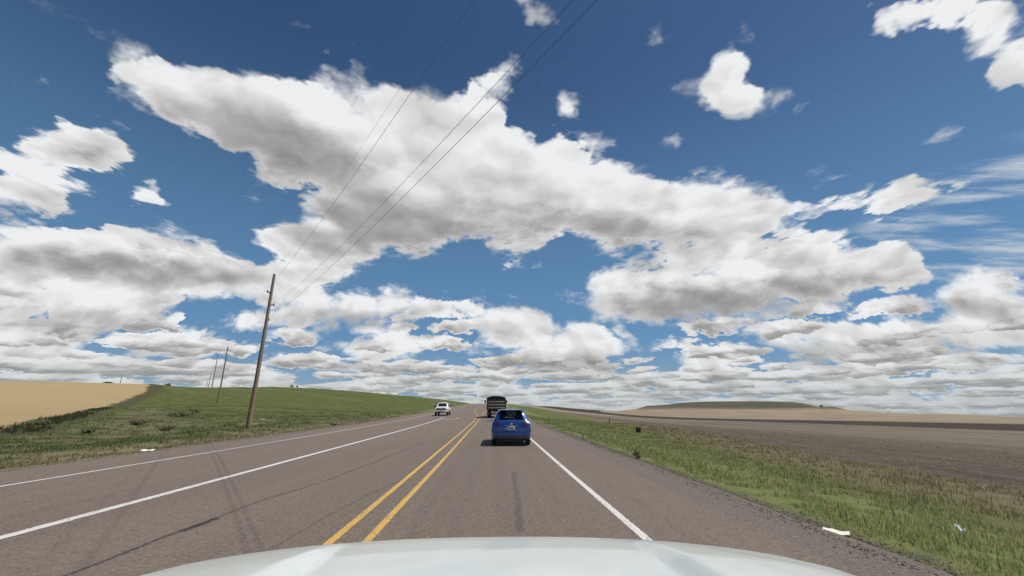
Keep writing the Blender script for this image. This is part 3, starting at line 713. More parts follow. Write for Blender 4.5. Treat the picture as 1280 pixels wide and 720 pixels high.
em = MB(); em.v += []; em.tube([(0,-1.962,.905),(0,-1.985,.90)], [.052,.048], 20).build('emblem', CHROME, hb)
MB().box(-.30,.30,-2.005,-1.985,.835,.853,.006).build('chrome_strip', CHROME, hb)
for s_ in (-1, 1):
    MB().add([(s_*.52,-1.955,.99),(s_*.80,-1.865,.995),(s_*.865,-1.66,.985),(s_*.868,-1.68,.90),(s_*.83,-1.93,.83),(s_*.60,-2.005,.86),(s_*.5,-1.90,.99),(s_*.7,-1.7,.93)], [(0,1,4,5),(1,2,3,4),(0,6,7,1),(0,5,6),(5,4,7,6),(4,3,7),(1,7,2),(2,7,3)]).build('tail_light', REDL, hb, 30)
    mr = MB().box(s_*1.0-.10, s_*1.0+.10, .62, .74, .93, 1.06, .035).build('wing_mirror', BLUE, hb)
    MB().box(s_*1.0-.085, s_*1.0+.085, .612, .622, .945, 1.045).build('mirror_glass', CHROME, mr)
    MB().box(min(s_*.84,s_*.93), max(s_*.84,s_*.93), .65, .71, .955, .985).build('mirror_arm', BLACKP, mr)
    for y in (-1.28, 1.28): wheel(hb, s_*.755, y, .31, .31, .195, s_)
    fs = MB().box(s_*.36-.23, s_*.36+.23, .0, .14, .45, 1.02, .06).build('front_seat', SEAT, hb)
    MB().box(s_*.36-.13, s_*.36+.13, .0, .10, 1.06, 1.25, .04).build('headrest', SEAT, fs)
rs = MB().box(-.66,.66,-.98,-.80,.4,.96,.06).build('rear_seat', SEAT, hb)
for x in (-.40,.40): MB().box(x-.12,x+.12,-.97,-.87,.98,1.11,.035).build('headrest', SEAT, rs)
MB().box(-.75,.75,.75,1.1,.72,.93,.04).build('dashboard', SEAT, hb)
MB().tube([(.34,-1.80,1.035),(.02,-1.845,1.075)], .010, 6).build('rear_wiper', BLACKP, hb)
hb.location = (.83, 19.6+2.0, 0)
# slightly turned towards the lane line
# ------------------------------------------------------------------ grain truck further up the lane
gt = empty('grain_truck'); tag(gt, 'dark box truck with pale boards across its tailgate, black tarp on top', 'truck')
zb_ = 1.05
MB().box(-1.22,-1.16,0,5.6,zb_,2.48).box(1.16,1.22,0,5.6,zb_,2.48).box(-1.16,1.16,5.52,5.6,zb_,2.48).box(-1.16,1.16,.06,5.52,zb_,zb_+.07).build('cargo_box', BOXP, gt)
tg = MB().box(-1.155,1.155,.02,.055,zb_+.002,2.46).build('tailgate', BOXP, gt)
for z in (1.30, 1.68, 2.06): MB().box(-1.13,1.13,-.045,.018,z-.085,z+.085,.012).build('board', CREAM, tg)
for x in (-1.19, 1.19): MB().box(x-.075,x+.075,-.06,.0,zb_-.05,2.56,.015).build('corner_post', BOXP, gt)
tp = [(math.cos(a)*1.20, 2.50+max(0,math.sin(a))*.30) for a in np.linspace(0, math.pi, 15)]
MB().prism(tp, 'y', -.08, 5.65).build('tarp', TARP, gt, 50)
MB().tube([(-1.27,-.1,2.50),(-1.27,5.65,2.52)], .085, 10).build('tarp_roll', TARP, gt)
MB().box(-.45,-.33,-.1,8.2,.72,1.0).box(.33,.45,-.1,8.2,.72,1.0).box(-.33,.33,.1,.25,.75,.95).box(-.33,.33,3.0,3.15,.75,.95).build('chassis', STEEL, gt)
rb = MB().box(-1.15,1.15,-.12,-.02,.50,.64,.01).box(-.7,-.6,-.06,0,.6,.8).box(.6,.7,-.06,0,.6,.8).build('rear_bumper', STEEL, gt)
for x in (-1.0,.86): MB().box(x,x+.14,-.135,-.118,.53,.61).build('tail_light', REDL, rb)
for s_ in (-1, 1):
    MB().box(min(s_*.62,s_*1.18),max(s_*.62,s_*1.18),.28,.30,.22,.95).build('mud_flap', TARP, gt)
    for y in (.95, 2.25):
        for xx in (.74, 1.04): wheel(gt, s_*xx, y, .50, .50, .26, s_, STEEL)
    wheel(gt, s_*1.0, 7.2, .50, .50, .27, s_, STEEL)
    mr = MB().box(s_*1.56-.11, s_*1.56+.11, 6.55, 6.63, 1.85, 2.28, .03).build('wing_mirror', BLACKP, gt)
    for z in (2.2, 1.9): MB().tube([(s_*1.15,6.6,z),(s_*1.5,6.6,z)], .02, 6).build('mirror_arm', STEEL, mr)
for y in (.95, 2.25): MB().tube([(-1.0,y,.5),(1.0,y,.5)], .09, 10).build('axle', STEEL, gt)
cab = MB().box(-1.12,1.12,5.75,7.35,.75,2.50,.12).box(-1.05,1.05,7.3,8.5,.75,1.65,.12).build('cab', mat('cab_paint', (.30,.29,.26), .4, 0, .5, var=.05), gt)
MB().box(-.8,.8,5.735,5.75,1.75,2.30,.003).build('rear_window', DGLASS, cab)
MB().tube([(1.02,5.68,.9),(1.02,5.68,3.05)], .065, 10).build('exhaust_stack', CHROME, gt)
gt.location = (.50, 59.0, float(zr(61)))
gt.rotation_euler = (.0125*.7, 0, 0)

# ------------------------------------------------------------------ white pickup coming the other way (its front is its +y)
pk = empty('pickup_truck'); tag(pk, 'white pickup truck coming towards the camera in the far left lane', 'pickup truck')
PST = [(-2.95,.70,1.20,1.30,.85,.95,.85),(-2.9,.62,1.22,1.32,.93,1.0,.92),(-1.05,.60,1.24,1.33,.94,1.0,.92),(-.98,.55,1.24,1.86,.94,1.0,.74),(-.6,.52,1.24,1.93,.94,1.0,.76),(.5,.52,1.22,1.94,.94,1.0,.76),(.72,.52,1.21,1.88,.94,1.0,.75),(1.42,.52,1.17,1.26,.94,1.0,.84),(2.2,.52,1.10,1.20,.93,.99,.83),(2.75,.52,1.04,1.13,.90,.965,.80),(2.88,.56,1.0,1.07,.86,.92,.76),(2.93,.64,.94,1.0,.80,.85,.70)]
lp = Loft(PST, [(-1.85,.42),(1.85,.42)], .47)
wsp = [(1.34,8.6),(1.34,11.4),(.78,11.3),(.78,8.7)]
lp.body([]).build('body', WHITEP, pk, 40)
lp.patch(wsp, 12, 8, .01).build('windscreen', mat('dark_glass', (.012,.014,.016), .06, 0, .3), pk, 60)
for q_ in sidewins([(-.05,1.05,.70,-.05),(-.85,-.15,-.15,-.82)]): lp.patch(q_, 6, 5, .008).build('window', bpy.data.materials['dark_glass'], pk, 60)
gr = MB().box(-.66,.66,2.86,2.965,.80,1.12,.03).build('grille', BLACKP, pk)
for z in (.90,1.03): MB().box(-.58,.58,2.96,2.975,z-.008,z+.008).build('grille_bar', CHROME, gr)
MB().box(-.08,.08,2.966,2.985,.89,.98,.02).build('emblem', CHROME, gr)
for s_ in (-1,1):
    MB().box(min(s_*.63,s_*.93),max(s_*.63,s_*.93),2.70,2.93,.86,1.06,.03).build('headlight', CLEAR, pk)
    MB().box(min(s_*.55,s_*.80),max(s_*.55,s_*.80),2.965,2.99,.57,.66,.02).build('fog_light', BLACKP, pk)
    mr = MB().box(s_*1.18-.12,s_*1.18+.12,1.0,1.10,1.20,1.48,.04).build('wing_mirror', BLACKP, pk)
    MB().box(min(s_*.95,s_*1.08),max(s_*.95,s_*1.08),1.02,1.08,1.24,1.29).build('mirror_arm', BLACKP, mr)
    for y in (-1.85, 1.85): wheel(pk, s_*.86, y, .41, .41, .27, s_)
MB().box(-.97,.97,2.80,3.02,.52,.76,.06).build('front_bumper', WHITEP, pk)
MB().box(-.60,.60,2.99,3.03,.46,.62,.02).build('bumper_valance', BLACKP, pk)
MB().box(-.16,.16,3.02,3.03,.62,.72).build('number_plate', PLATE, pk)
MB().box(-.83,.83,-2.85,-1.12,1.335,1.352,.004).build('bed_cover', BLACKP, pk)
pk.location = (-7.75, 71.0, float(zr(71))); pk.rotation_euler = (0, 0, math.pi)

# ------------------------------------------------------------------ the car that carries the camera: only its nose is in view
oc = empty('car'); tag(oc, 'pale silver white car in the foreground, only its hood in view', 'car')
HOODP = mat('hood_paint', (.53,.56,.535), .30, .0, .45, var=.05, vscale=2.2)
def zhood(x, y):
    zc_ = np.interp(y, [.55,.75,.95,1.15,1.35,1.55,1.7,1.8,1.88,1.95,2.0,2.03], [1.340,1.336,1.325,1.305,1.278,1.242,1.207,1.178,1.148,1.108,1.06,1.02])
    ax = np.abs(x); side = .055*(ax/.88)**2.4+.10*np.maximum(ax-.83, 0)/.07*.25
    lo = np.interp(y, [.6,1.95], [.375,.470]); hi = np.interp(y, [.6,1.95], [.475,.492])
    dome = -.032*np.interp(y, [.6,1.15,1.45,1.68], [1.1,1.,.45,.0])
    k = np.clip((ax-lo)/(hi-lo), 0, 1)
    return zc_-side-dome*(k*k*(3-2*k))+dome*.5
def half_w(y): return np.interp(y, [.55,1.2,1.45,1.62,1.75,1.86,1.94,2.03], [.925,.92,.91,.885,.84,.775,.69,.60])
ys_ = np.concatenate([np.linspace(.55,1.6,36), np.linspace(1.63,2.03,26)]); us = np.concatenate([np.linspace(-1,-.60,16), np.linspace(-.59,-.36,26), np.linspace(-.34,.34,24), np.linspace(.36,.59,26), np.linspace(.60,1,16)])
v = []; f = []
for y in ys_:
    for u_ in us:
        x = u_*half_w(y); v.append((x, y, float(zhood(x, y))))
for i, u_ in enumerate(us): v.append((u_*.62, 2.03, .99))
n = len(us)
f = [(i*n+j, i*n+j+1, (i+1)*n+j+1, (i+1)*n+j) for i in range(len(ys_)) for j in range(n-1)]
hood = MB().add(v, f).build('hood', HOODP, oc, 60)
SEAMM = mat('seam_shadow', (.03,.03,.032), .8)
for s_ in (-1,1):
    v = []; yv = np.linspace(.56, 1.86, 60)
    for y in yv:
        for k in (-.0025,.0025):
            x = s_*(half_w(y)-.045)+k; v.append((x, y, float(zhood(x, y))+.0022))
    MB().add(v, [(2*i,2*i+1,2*i+3,2*i+2) for i in range(len(yv)-1)]).build('panel_gap', SEAMM, hood, 60)
for s_ in (-1,1):
    v = []; f = []; yv = np.linspace(.2, 1.98, 40)
    for y in yv:
        w_ = half_w(max(y,.55)); zt = float(zhood(w_, max(y,.55)))
        za = .34
        if abs(y-1.12) < .40: za = max(za, .36+math.sqrt(.16-(y-1.12)**2))
        v += [(s_*(w_+.006), y, zt-.006), (s_*(w_+.035), y, zt-.030), (s_*(w_+.055), y, zt-.12), (s_*(w_+.05), y, max(zt-.4, za+.02)), (s_*(w_+.03), y, za), (s_*(w_-.06), y, za)]
    f = [(i*6+j, i*6+j+1, (i+1)*6+j+1, (i+1)*6+j) for i in range(len(yv)-1) for j in range(5)]
    MB().add(v, f).build('fender', HOODP, oc, 50)
    MB().box(min(s_*.44,s_*.76),max(s_*.44,s_*.76),1.86,2.02,.78,.96,.04).build('headlight', CLEAR, oc)
    wheel(oc, s_*.80, 1.12, .36, .36, .23, s_)
MB().box(-.72,.72,1.85,2.10,.28,.60,.08).build('front_bumper', HOODP, oc)
gq = MB().box(-.44,.44,1.95,2.045,.62,.95,.03).build('grille', BLACKP, oc)
for z in (.70,.78,.86): MB().box(-.42,.42,2.045,2.055,z-.012,z+.012).build('grille_bar', CHROME, gq)
MB().box(-.86,.86,.30,.56,1.10,1.318,.02).build('cowl', BLACKP, oc)

# ------------------------------------------------------------------ power line
wood = bpy.data.materials.new('weathered_wood'); wood.use_nodes = True; t = NT(wood.node_tree); pb = wood.node_tree.nodes['Principled BSDF']
oc_ = t.new('ShaderNodeTexCoord').outputs['Object']
gz_ = t.noise(t.v('MULTIPLY', oc_, (14.,14.,.5)), 1., 5., .65); hz_ = t.xyz(oc_)[2]
c = t.mix(gz_, (.135,.090,.052), (.30,.215,.135)); c = t.mix(t.step(hz_, 2., 10., 0., .65), c, t.mix(gz_, (.14,.125,.11), (.27,.245,.215)))
t.put(pb.inputs['Base Color'], c); pb.inputs['Roughness'].default_value = .9; t.put(pb.inputs['Normal'], t.bump(gz_, .6, .02))
INSUL = mat('insulator', (.16,.15,.14), .35)
P1_ = np.array(at(310,535,42)[:2]); P2_ = np.array(at(272,504,118)[:2]); P3_ = np.array(at(265,483,200)[:2]); dirn = (P3_-P1_)/np.linalg.norm(P3_-P1_)
pole_xy = [P1_-dirn*93-np.array([.25,0]), P1_, P2_, P3_, P3_+(P3_-P2_)*1.0, P3_+(P3_-P2_)*1.95]
ang = math.atan2(dirn[1], dirn[0])-math.pi/2
H = 14.9
HGT = [('top',14.75,0.),('left',13.0,-.34),('right',11.75,.40),('low',10.2,.18)]
pole0 = empty('utility_pole')
MB().tube([(0,0,-1.2),(0,0,0),(.02,0,5),(.01,0,10),(0,0,H)], [.23,.215,.185,.155,.125], 14).build('shaft', wood, pole0, 60)
for nm, z, xo in HGT:
    if xo == 0:
        MB().tube([(0,0,H-.02),(0,0,H+.10)], [.035,.05], 8).build('insulator', INSUL, pole0); continue
    br = MB().tube([(0,0,z-.02),(xo*1.15,0,z+.02)], .05, 8).tube([(0,0,z-.32),(xo*.75,0,z)], .018, 6).build('bracket', STEEL, pole0)
    MB().tube([(xo,0,z-.06),(xo,0,z+.02),(xo,0,z+.06),(xo,0,z+.12),(xo,0,z+.20)], [.06,.095,.06,.09,.05], 8).build('insulator', INSUL, br)
MB().tube([(-.02,.14,.0),(-.02,.20,.3),(-.015,.165,6),(-.01,.14,10.2)], .016, 5).build('ground_wire', STEEL, pole0)
names = ['tall wooden utility pole standing to the right behind the camera','nearest and tallest wooden utility pole, in grass beside the left shoulder','second wooden utility pole from the road, standing on the green slope','third wooden utility pole, half hidden behind the green hill','fourth small wooden utility pole on the hill skyline','fifth and smallest utility pole, at the far end of the row']
poles = []
for i, p in enumerate(pole_xy):
    o = pole0 if i == 0 else copy_tree(pole0)
    z = float(gz(p[0], p[1])[0])
    if i == 2: z = at(272,504,118)[2]
    if i == 0: z += 2.0
    o.location = (p[0], p[1], z); o.rotation_euler = (R([0,.6,-.4,.7,-.5,.3][i]), R([0,.9,.5,.4,.8,.2][i]), ang)
    tag(o, names[i], 'utility pole', 'utility poles of the power line'); poles.append(o)
CABLE = mat('cable', (.17,.175,.18), .55, .3)
wl = ['topmost wire of the power line, strung from pole top to pole top','upper wire on the left brackets, crossing the big cloud','middle wire on the right brackets of the power line','lowest wire of the power line, lower of the close pair overhead']
SAG0 = [2.8, 2.8, 3.3, 2.6]
for k, (nm, z, xo) in enumerate(HGT):
    m = MB(); pts = []
    for i in range(len(poles)-1):
        a = poles[i].location; b = poles[i+1].location
        off = Vector((math.cos(ang)*xo, math.sin(ang)*xo, z+.17)); A = Vector(a)+off; B = Vector(b)+off
        n = 40
        for j in range(n if i < len(poles)-2 else n+1):
            s_ = j/n; q_ = A.lerp(B, s_); q_.z -= 4*(SAG0[k] if i == 0 else 1.6)*s_*(1-s_); pts.append(q_)
    m.tube(pts, .0062 if k else .0035, 5); o = m.build('power_cable', CABLE, None, 80); tag(o, wl[k], 'cable', 'cables of the power line')

# ------------------------------------------------------------------ small things on the verges
def ground_at(px, py, dz=0.):
    """walk along the sight line until it meets the ground"""
    x, y, u, F = ray(px, py); lo = 2.; prev = None
    for d_ in np.geomspace(3, 1500, 900):
        k = d_/F; g_ = float(gz(x*k, y*k)[0])
        if EYE+u*k <= g_: return (x*k, y*k, g_, d_)
    return (x*k, y*k, g_, d_)
POSTM = mat('post_wood', (.10,.085,.065), .9, var=.3, vscale=10); GREYM = mat('grey_metal', (.22,.22,.21), .5, .5)
SIGNW = mat('sign_white', (.72,.70,.62), .6, var=.1, vscale=9); SIGNY = mat('sign_yellow', (.60,.50,.16), .6)
x, y, z, d_ = ground_at(729, 552)
o = MB().box(-.02,.02,-.02,.02,-.2,.62).build('shaft', GREYM); e = empty('marker_post', (x,y,z)); o.parent = e; MB().box(-.045,.045,-.03,-.021,.42,.60).build('reflector', SIGNW, e); tag(e, 'thin grey marker post in the grass beside the right shoulder', 'marker post')
x, y, z, d_ = ground_at(762, 531)
o = MB().tube([(0,0,-.3),(.02,0,1.05)], [.05,.045], 8).build('fence_post', POSTM); o.location = (x,y,z); tag(o, 'lone thin wooden post at the edge of the stubble field', 'post')
x, y, z, d_ = ground_at(798, 541)
e = empty('utility_box', (x,y,z)); MB().box(-.21,.21,-.15,.15,.06,.50,.02).build('cabinet', mat('rust_brown', (.045,.028,.018), .8, var=.3), e); MB().box(-.24,.24,-.18,.18,-.2,.06).build('base', GREYM, e); MB().box(-.22,.22,-.17,.17,.50,.53,.006).build('lid', bpy.data.materials['rust_brown'], e)
tag(e, 'small dark brown box standing between the green verge and stubble field', 'utility box')
x, y, z, d_ = ground_at(326, 532)
e = empty('roadside_sign', (x,y,z)); MB().box(-.26,.26,-.012,.012,.42,.66,.004).build('panel', SIGNW, e); MB().box(-.025,.025,.014,.05,-.2,.62).build('post', GREYM, e); tag(e, 'low white sign in the grass just right of the nearest pole', 'sign')
x, y, z, d_ = ground_at(362, 533)
e = empty('marker_post', (x,y,z)); MB().box(-.03,.03,-.015,.015,-.2,.62).build('shaft', POSTM, e); MB().box(-.07,.07,-.028,-.016,.46,.70,.004).build('plate', SIGNY, e); tag(e, 'short post with a pale yellow plate in the left verge', 'marker post')
for px, dep, lb in ((561.5,150,'nearer small pale sign on a post up the road past the pickup'),(568.5,173,'farther small pale sign on a post up the road past the pickup')):
    x, y, q_ = at(px, 505.5, dep); z = float(gz(x,y)[0]); h = max(.7, q_-z)
    e = empty('road_sign', (x,y,z)); MB().box(-.30,.30,-.012,.012,h-.34,h+.34,.004).build('panel', SIGNW, e); MB().box(-.04,.04,.014,.08,-.3,h+.30).build('post', GREYM, e); tag(e, lb, 'sign')
x, y, q_ = at(150, 480, 156); z = float(gz(x,y)[0]); o = MB().tube([(0,0,-.4),(0,0,2.4)], [.10,.09], 8).build('fence_post', POSTM); o.location = (x,y,z); tag(o, 'dark post standing alone on the skyline of the wheat field', 'post')
# litter
def scrap(name, px, py, w, l, m_, label, cat, rz, lift=.02, amp=.05):
    x, y, z, d_ = ground_at(px, py); v = []; n = 8
    if RL < x < RR: z = float(zr(y))
    for i in range(n+1):
        for j in range(n+1):
            a, b = (i/n-.5)*w, (j/n-.5)*l; v.append((a, b, lift+amp*(math.sin(i*1.1+.4)*.5+math.cos(j*1.3)*.5+.6)*.5+(amp*.8 if j > 4 else 0)*(j-4)/4))
    nn = (n+1)**2; v += [(p[0],p[1],p[2]-.012) for p in v]
    f = [(i*(n+1)+j,(i+1)*(n+1)+j,(i+1)*(n+1)+j+1,i*(n+1)+j+1) for i in range(n) for j in range(n)]; f += [tuple(k+nn for k in q_[::-1]) for q_ in f]
    per = [i*(n+1) for i in range(n)]+[n*(n+1)+j for j in range(n)]+[i*(n+1)+n for i in range(n,0,-1)]+[j for j in range(n,0,-1)]
    f += [(per[i],per[(i+1)%len(per)],per[(i+1)%len(per)]+nn,per[i]+nn) for i in range(len(per))]
    o = MB().add(v, f).build(name, m_, None, 50); o.location = (x,y,z+.012); o.rotation_euler = (0,0,rz); return tag(o, label, cat)
scrap('cardboard', 1046, 669, .22, .30, mat('cardboard_white', (.66,.63,.52), .8, var=.08), 'crumpled white cardboard sheet lying on the right pavement edge', 'litter', .9, .015, .03)
scrap('paper', 183, 565, .42, .40, SIGNW, 'white scrap of paper lying on the left shoulder', 'litter', .3, .02, .04)
scrap('plastic_bag', 1205, 681, .08, .09, mat('bag', (.75,.77,.74), .5), 'small white plastic bag caught in the right verge grass', 'litter', .5, .14, .10)
scrap('rubber_scrap', 417, 532.5, .55, .5, RUBBER, 'dark scrap of rubber at the edge of the left shoulder', 'litter', .2, .05, .16)
# ------------------------------------------------------------------ grass, weeds, bushes
def leafmat(name, tr=.5, lift=.35):
    m = bpy.data.materials.new(name); m.use_nodes = True; t = NT(m.node_tree); pb = m.node_tree.nodes['Principled BSDF']
    n = t.new('ShaderNodeAttribute', attribute_name='tint'); t.put(pb.inputs['Base Color'], n.outputs['Color'])
    up = t.v('NORMALIZE', t.v('ADD', t.v('SCALE', t.new('ShaderNodeNewGeometry').outputs['Normal'], lift), (0.,0.,1.))); t.put(pb.inputs['Normal'], up)   # blades lie every way: the sward as a whole faces up
    pb.inputs['Roughness'].default_value = .7; pb.inputs['Specular IOR Level'].default_value = .2
    tl = t.new('ShaderNodeBsdfTranslucent'); t.put(tl.inputs[0], n.outputs['Color']); t.put(tl.inputs['Normal'], t.v('SCALE', up, -1.)); mx = t.new('ShaderNodeMixShader'); mx.inputs[0].default_value = tr
    out = m.node_tree.nodes['Material Output']; t.l.new(pb.outputs[0], mx.inputs[1]); t.l.new(tl.outputs[0], mx.inputs[2]); t.l.new(mx.outputs[0], out.inputs[0]); return m
GRASSM = leafmat('grass_blade')
def blades(name, base, hgt, wid, tint, lean=.5, m_=GRASSM):
    """base (n,3); each blade three faces bending over; tint (n,3)"""
    n = len(base); a = rng.random(n)*2*np.pi; la = rng.random(n)*2*np.pi; ln = lean*rng.random(n)*hgt
    side = np.stack([np.cos(a), np.sin(a), np.zeros(n)], 1)*wid[:,None]/2; dr = np.stack([np.cos(la), np.sin(la), np.zeros(n)], 1)
    up = np.array([0,0,1.]); rows = []
    for k, wk in ((0,1.),(.55,.75)):
        c = base+dr*(ln*k*k)[:,None]+up*(hgt*k*(1-.15*k))[:,None]; rows += [c-side*wk, c+side*wk]
    tip = base+dr*ln[:,None]+up*(hgt*(.9))[:,None]
    V = np.stack(rows+[tip], 1).reshape(-1,3); b = np.arange(n)*5
    me = bpy.data.meshes.new(name); me.vertices.add(len(V)); me.vertices.foreach_set('co', V.ravel().astype(np.float32))
    q_ = np.stack([b,b+1,b+3,b+2], 1); t3 = np.stack([b+2,b+3,b+4], 1)
    loops = np.concatenate([q_, t3], 1).ravel(); me.loops.add(len(loops)); me.loops.foreach_set('vertex_index', loops.astype(np.int32))
    st = (np.arange(n)[:,None]*7+np.array([0,4])).ravel(); me.polygons.add(2*n); me.polygons.foreach_set('loop_start', st.astype(np.int32))
    me.update(calc_edges=True); me.validate()
    at_ = me.attributes.new('tint','FLOAT_COLOR','POINT'); at_.data.foreach_set('color', np.concatenate([np.repeat(tint,5,0), np.ones((5*n,1))], 1).ravel().astype(np.float32))
    me.materials.append(m_); return link(bpy.data.objects.new(name, me))
def pick(cols, w, n): return 1.4*np.array(cols)[rng.choice(len(cols), n, p=np.array(w)/sum(w))]*(.75+.5*rng.random((n,1)))
def clumped(x, y, s, thr): return vnoise(x/s+5, y/s+3)+.6*vnoise(x/s*2.7, y/s*2.7+8) > thr
GREENS = [(.082,.125,.034),(.115,.145,.044),(.062,.098,.034),(.145,.140,.060),(.20,.17,.085)]
# right verge
n = 150000; y = np.exp(rng.uniform(np.log(3.6), np.log(75), n)); e_ = edge_r(y); u = rng.random(n)**1.25; x = RR+.12+u*(e_-RR-.3)
keep = clumped(x, y, .5, -.12) & (rng.random(n) < np.where(u > .55, .55, 1)); x, y, u = x[keep], y[keep], u[keep]; n = len(x)
dist = np.hypot(x, y); edge = np.clip((x-RR)/1.2, .25, 1)
h = (.06+.13*rng.random(n)**2)*edge*(1+.6*(u > .6)*rng.random(n)); w = np.maximum(.006, dist*.0011)*(.7+.7*rng.random(n))
brown = sstep(u+.35*vnoise(x/2.5, y/2.5), .46, .68)[:,None]
tint = pick(GREENS, [3,4,2,3,2.4], n)*(1-brown)+pick([(.13,.115,.055),(.17,.145,.078),(.11,.085,.042),(.09,.10,.04)], [3,2,2,2], n)*brown
tint = tint*np.where(u[:,None] < .38, 1.22, 1.); seed = rng.random(n) < .035*(u > .12); h = np.where(seed, .26+.22*rng.random(n), h); tint[seed] = np.array((.30,.25,.14))*(.7+.5*rng.random((seed.sum(),1))); w = np.where(seed, w*.6, w)
bare = vnoise(x/1.1+31, y/1.1) > .30-.25*(u < .06); keep = ~bare; x, y, h, w, tint = x[keep], y[keep], h[keep], w[keep], tint[keep]
o = blades('verge_grass', np.stack([x,y,gz(x,y)-.015],1), h, w, tint); tag(o, 'green and straw coloured grass along the right shoulder', 'grass', kind='stuff')
# left verge and the hollow behind it
n = 150000; y = np.exp(rng.uniform(np.log(9), np.log(110), n)); u = rng.random(n)**1.1; x = RL-.12-u*np.clip(y*1.35, 18, 60)
sdw = poly_sd(x, y, WHEAT); keep = (sdw < -.3) & clumped(x, y, .9, -.10); x, y = x[keep], y[keep]; n = len(x); d_ = RL-x
dist = np.hypot(x, y); edge = np.clip(d_/1.5, .25, 1); tall = np.clip(vnoise(x/2.2, y/2.2+20)+.25, 0, 1)
h = (.07+.14*rng.random(n)**2+.28*tall*rng.random(n)*(d_ > 3))*edge*np.interp(dist, [0,60,110], [1,1,.6]); w = np.maximum(.008, dist*.0011)*(.7+.7*rng.random(n))
dry = np.clip(sstep(-d_, -7, -3.5)*1.+.5*(vnoise(x/4, y/4) > .12), 0, 1)[:,None]
tint = pick([(.070,.098,.028),(.095,.115,.036),(.060,.080,.028),(.135,.13,.062)], [4,3,3,2], n)*(1-dry)+pick([(.20,.17,.09),(.15,.135,.065),(.11,.115,.045)], [3,2,2], n)*dry
rim = (sdw[keep] > -2.6) & (vnoise(x/3., y/3.+50) > -.22); h = np.where(rim, h*2.+.12, h); tint[rim] = np.array((.050,.055,.024))*(.6+.8*rng.random((rim.sum(),1)))
o = blades('roadside_weeds', np.stack([x,y,gz(x,y)-.02],1), h, w, tint); tag(o, 'rough grass and weeds between the left shoulder and the wheat', 'grass', kind='stuff')
# loose gravel along both pavement edges
def gravel(name, x, y, label):
    n = len(x); r = (.006+.016*rng.random(n)**2)*np.maximum(1, np.hypot(x,y)/16); z = np.where((x > RL) & (x < RR), zr(y), gz(x,y))
    oct_ = np.array([(1,0,0),(0,1,0),(-1,0,0),(0,-1,0),(0,0,.7),(0,0,-.7)]); V = (np.stack([x,y,z+r*.3],1)[:,None]+oct_[None]*(r[:,None,None]*(.6+.8*rng.random((n,6,1))))).reshape(-1,3)
    F = np.array([(0,1,4),(1,2,4),(2,3,4),(3,0,4),(1,0,5),(2,1,5),(3,2,5),(0,3,5)]); f = (np.arange(n)[:,None,None]*6+F[None]).reshape(-1,3)
    me = bpy.data.meshes.new(name); me.from_pydata(V.tolist(), [], f.tolist()); at_ = me.attributes.new('tint','FLOAT_COLOR','POINT'); tc_ = np.repeat(np.array([(.15,.125,.10),(.22,.185,.15),(.105,.09,.075)])[rng.integers(0,3,n)]*(.8+.4*rng.random((n,1))), 6, 0)
    at_.data.foreach_set('color', np.concatenate([tc_, np.ones((6*n,1))],1).ravel().astype(np.float32))
    m_ = bpy.data.materials.get('gravel_stone')
    if not m_:
        m_ = bpy.data.materials.new('gravel_stone'); m_.use_nodes = True; t = NT(m_.node_tree); t.put(m_.node_tree.nodes['Principled BSDF'].inputs['Base Color'], t.attr('tint','Color')); m_.node_tree.nodes['Principled BSDF'].inputs['Roughness'].default_value = .9
    me.materials.append(m_); return tag(link(bpy.data.objects.new(name, me)), label, 'gravel', kind='stuff')
n = 6500; y = np.exp(rng.uniform(np.log(3.8), np.log(45), n)); gravel('gravel', RR-.05+rng.normal(0,.22,n)+.2, y, 'loose gravel along the right pavement edge')
n = 6000; y = np.exp(rng.uniform(np.log(9), np.log(60), n)); gravel('gravel', RL+.05+rng.normal(0,.25,n)-.2, y, 'loose gravel along the left pavement edge')
# stubble clods and weeds at the near edge of the right field
n = 16000; y = np.exp(rng.uniform(np.log(6), np.log(70), n)); x = edge_r(y)+rng.random(n)**1.5*26-1.5; keep = clumped(x, y, .7, .06); x, y = x[keep], y[keep]; n = len(x); dist = np.hypot(x,y)
o = blades('field_stubble', np.stack([x,y,gz(x,y)-.02],1), .04+.12*rng.random(n), np.maximum(.012, dist*.0012), pick([(.14,.115,.08),(.19,.155,.105),(.095,.08,.06),(.11,.11,.06)], [3,3,2,1], n), .9); tag(o, 'pale stubble and weeds on the near edge of the ploughed field', 'stubble', kind='stuff')
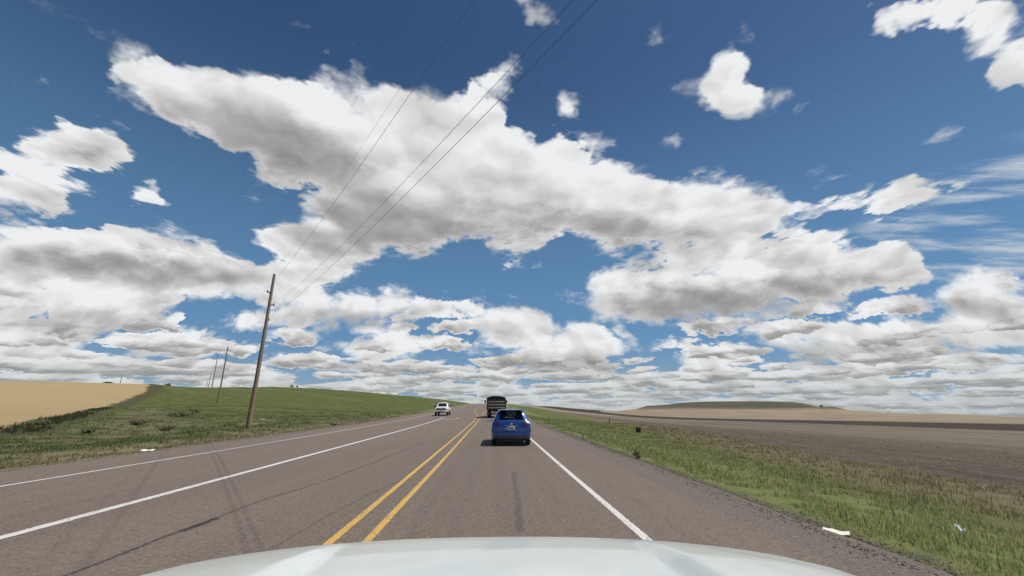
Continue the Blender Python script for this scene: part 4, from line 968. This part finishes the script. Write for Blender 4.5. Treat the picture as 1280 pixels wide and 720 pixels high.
# bushes and trees
LEAF = leafmat('dark_leaf', .4, .8); BARK = mat('bark', (.06,.048,.036), .95, var=.3)
def bush(name, x, y, z, r, h, nl, cols, label, cat, trunk=0., group=None):
    e = empty(name, (x,y,z)); tag(e, label, cat, group)
    k = 7; cen = np.stack([rng.normal(0,r*.45,k), rng.normal(0,r*.45,k), trunk+h*(.25+.5*rng.random(k))], 1)
    c = cen[rng.integers(0,k,nl)]+rng.normal(0,1,(nl,3))*np.array([r*.30,r*.30,h*.17]); c[:,2] = np.maximum(c[:,2], trunk*.8)
    o = blades('foliage', c, np.full(nl, r*.22)*(.6+.8*rng.random(nl)), np.full(nl, r*.16), pick(cols, [1]*len(cols), nl), 1.6, LEAF); o.parent = e
    m = MB()
    for q_ in cen[:5]: m.tube([(0,0,-.3*r),(q_[0]*.3,q_[1]*.3,max(.02,trunk*.8)),tuple(q_)], [r*.09,r*.06,r*.02], 6)
    m.build('trunk' if trunk > 0 else 'stem', BARK, e); return e
DK = [(.030,.036,.018),(.045,.050,.024),(.022,.026,.014)]; SAGE = [(.085,.10,.045),(.12,.125,.065),(.065,.078,.035)]
for px, py, dep, r, h, lb in ((364,485.5,232,.9,1.7,'taller of the two dark bushes on the green hill skyline'),(371,486,240,.7,1.1,'lower of the two dark bushes on the green hill skyline')):
    x, y, q_ = at(px, py, dep); bush('bush', x, y, float(gz(x,y)[0]), r, h, 260, DK, lb, 'bush', group='bushes on the hill skyline')
x, y, q_ = at(210, 484.5, 170); bush('bush', x, y, float(gz(x,y)[0]), 1.1, 1.3, 260, DK, 'dark bush on the skyline where wheat and grass meet', 'bush')
x, y, q_ = at(135, 481, 153); bush('bush', x, y, float(gz(x,y)[0])-.15, 1.3, .5, 300, DK, 'low spreading dark scrub on the wheat field skyline', 'bush')
x, y, q_ = at(1026.5, 509.6, 2250); bush('tree', x, y, at(1026.5, 510.2, 2250)[2], 7, 12, 500, DK, 'lone dark tree in the notch of the far butte', 'tree', 3.)
x, y, z, d_ = ground_at(797, 574); bush('weed_clump', x, y, z, .17, .24, 240, DK, 'dark weed clump at the right pavement edge', 'plant')
for px, py, r, h, lb in ((225,521,1.3,.5,'grey green sagebrush in the hollow, right of the wheat'),(245,516,1.0,.45,'smaller grey green sagebrush near the far rim of the hollow'),(172,531,.8,.4,'rounded sage bush in front of the bank below the wheat'),(112,541,.6,.35,'pale sage bush in tall weeds by the left shoulder'),(52,531,.7,.4,'dark green weed bush close under the wheat edge'),(205,538,.6,.35,'low brushy weed nearest the left shoulder')):
    x, y, z, d_ = ground_at(px, py); bush('sagebrush', x, y, z, r, h, 420, SAGE, lb, 'bush', group='sage bushes in the hollow')
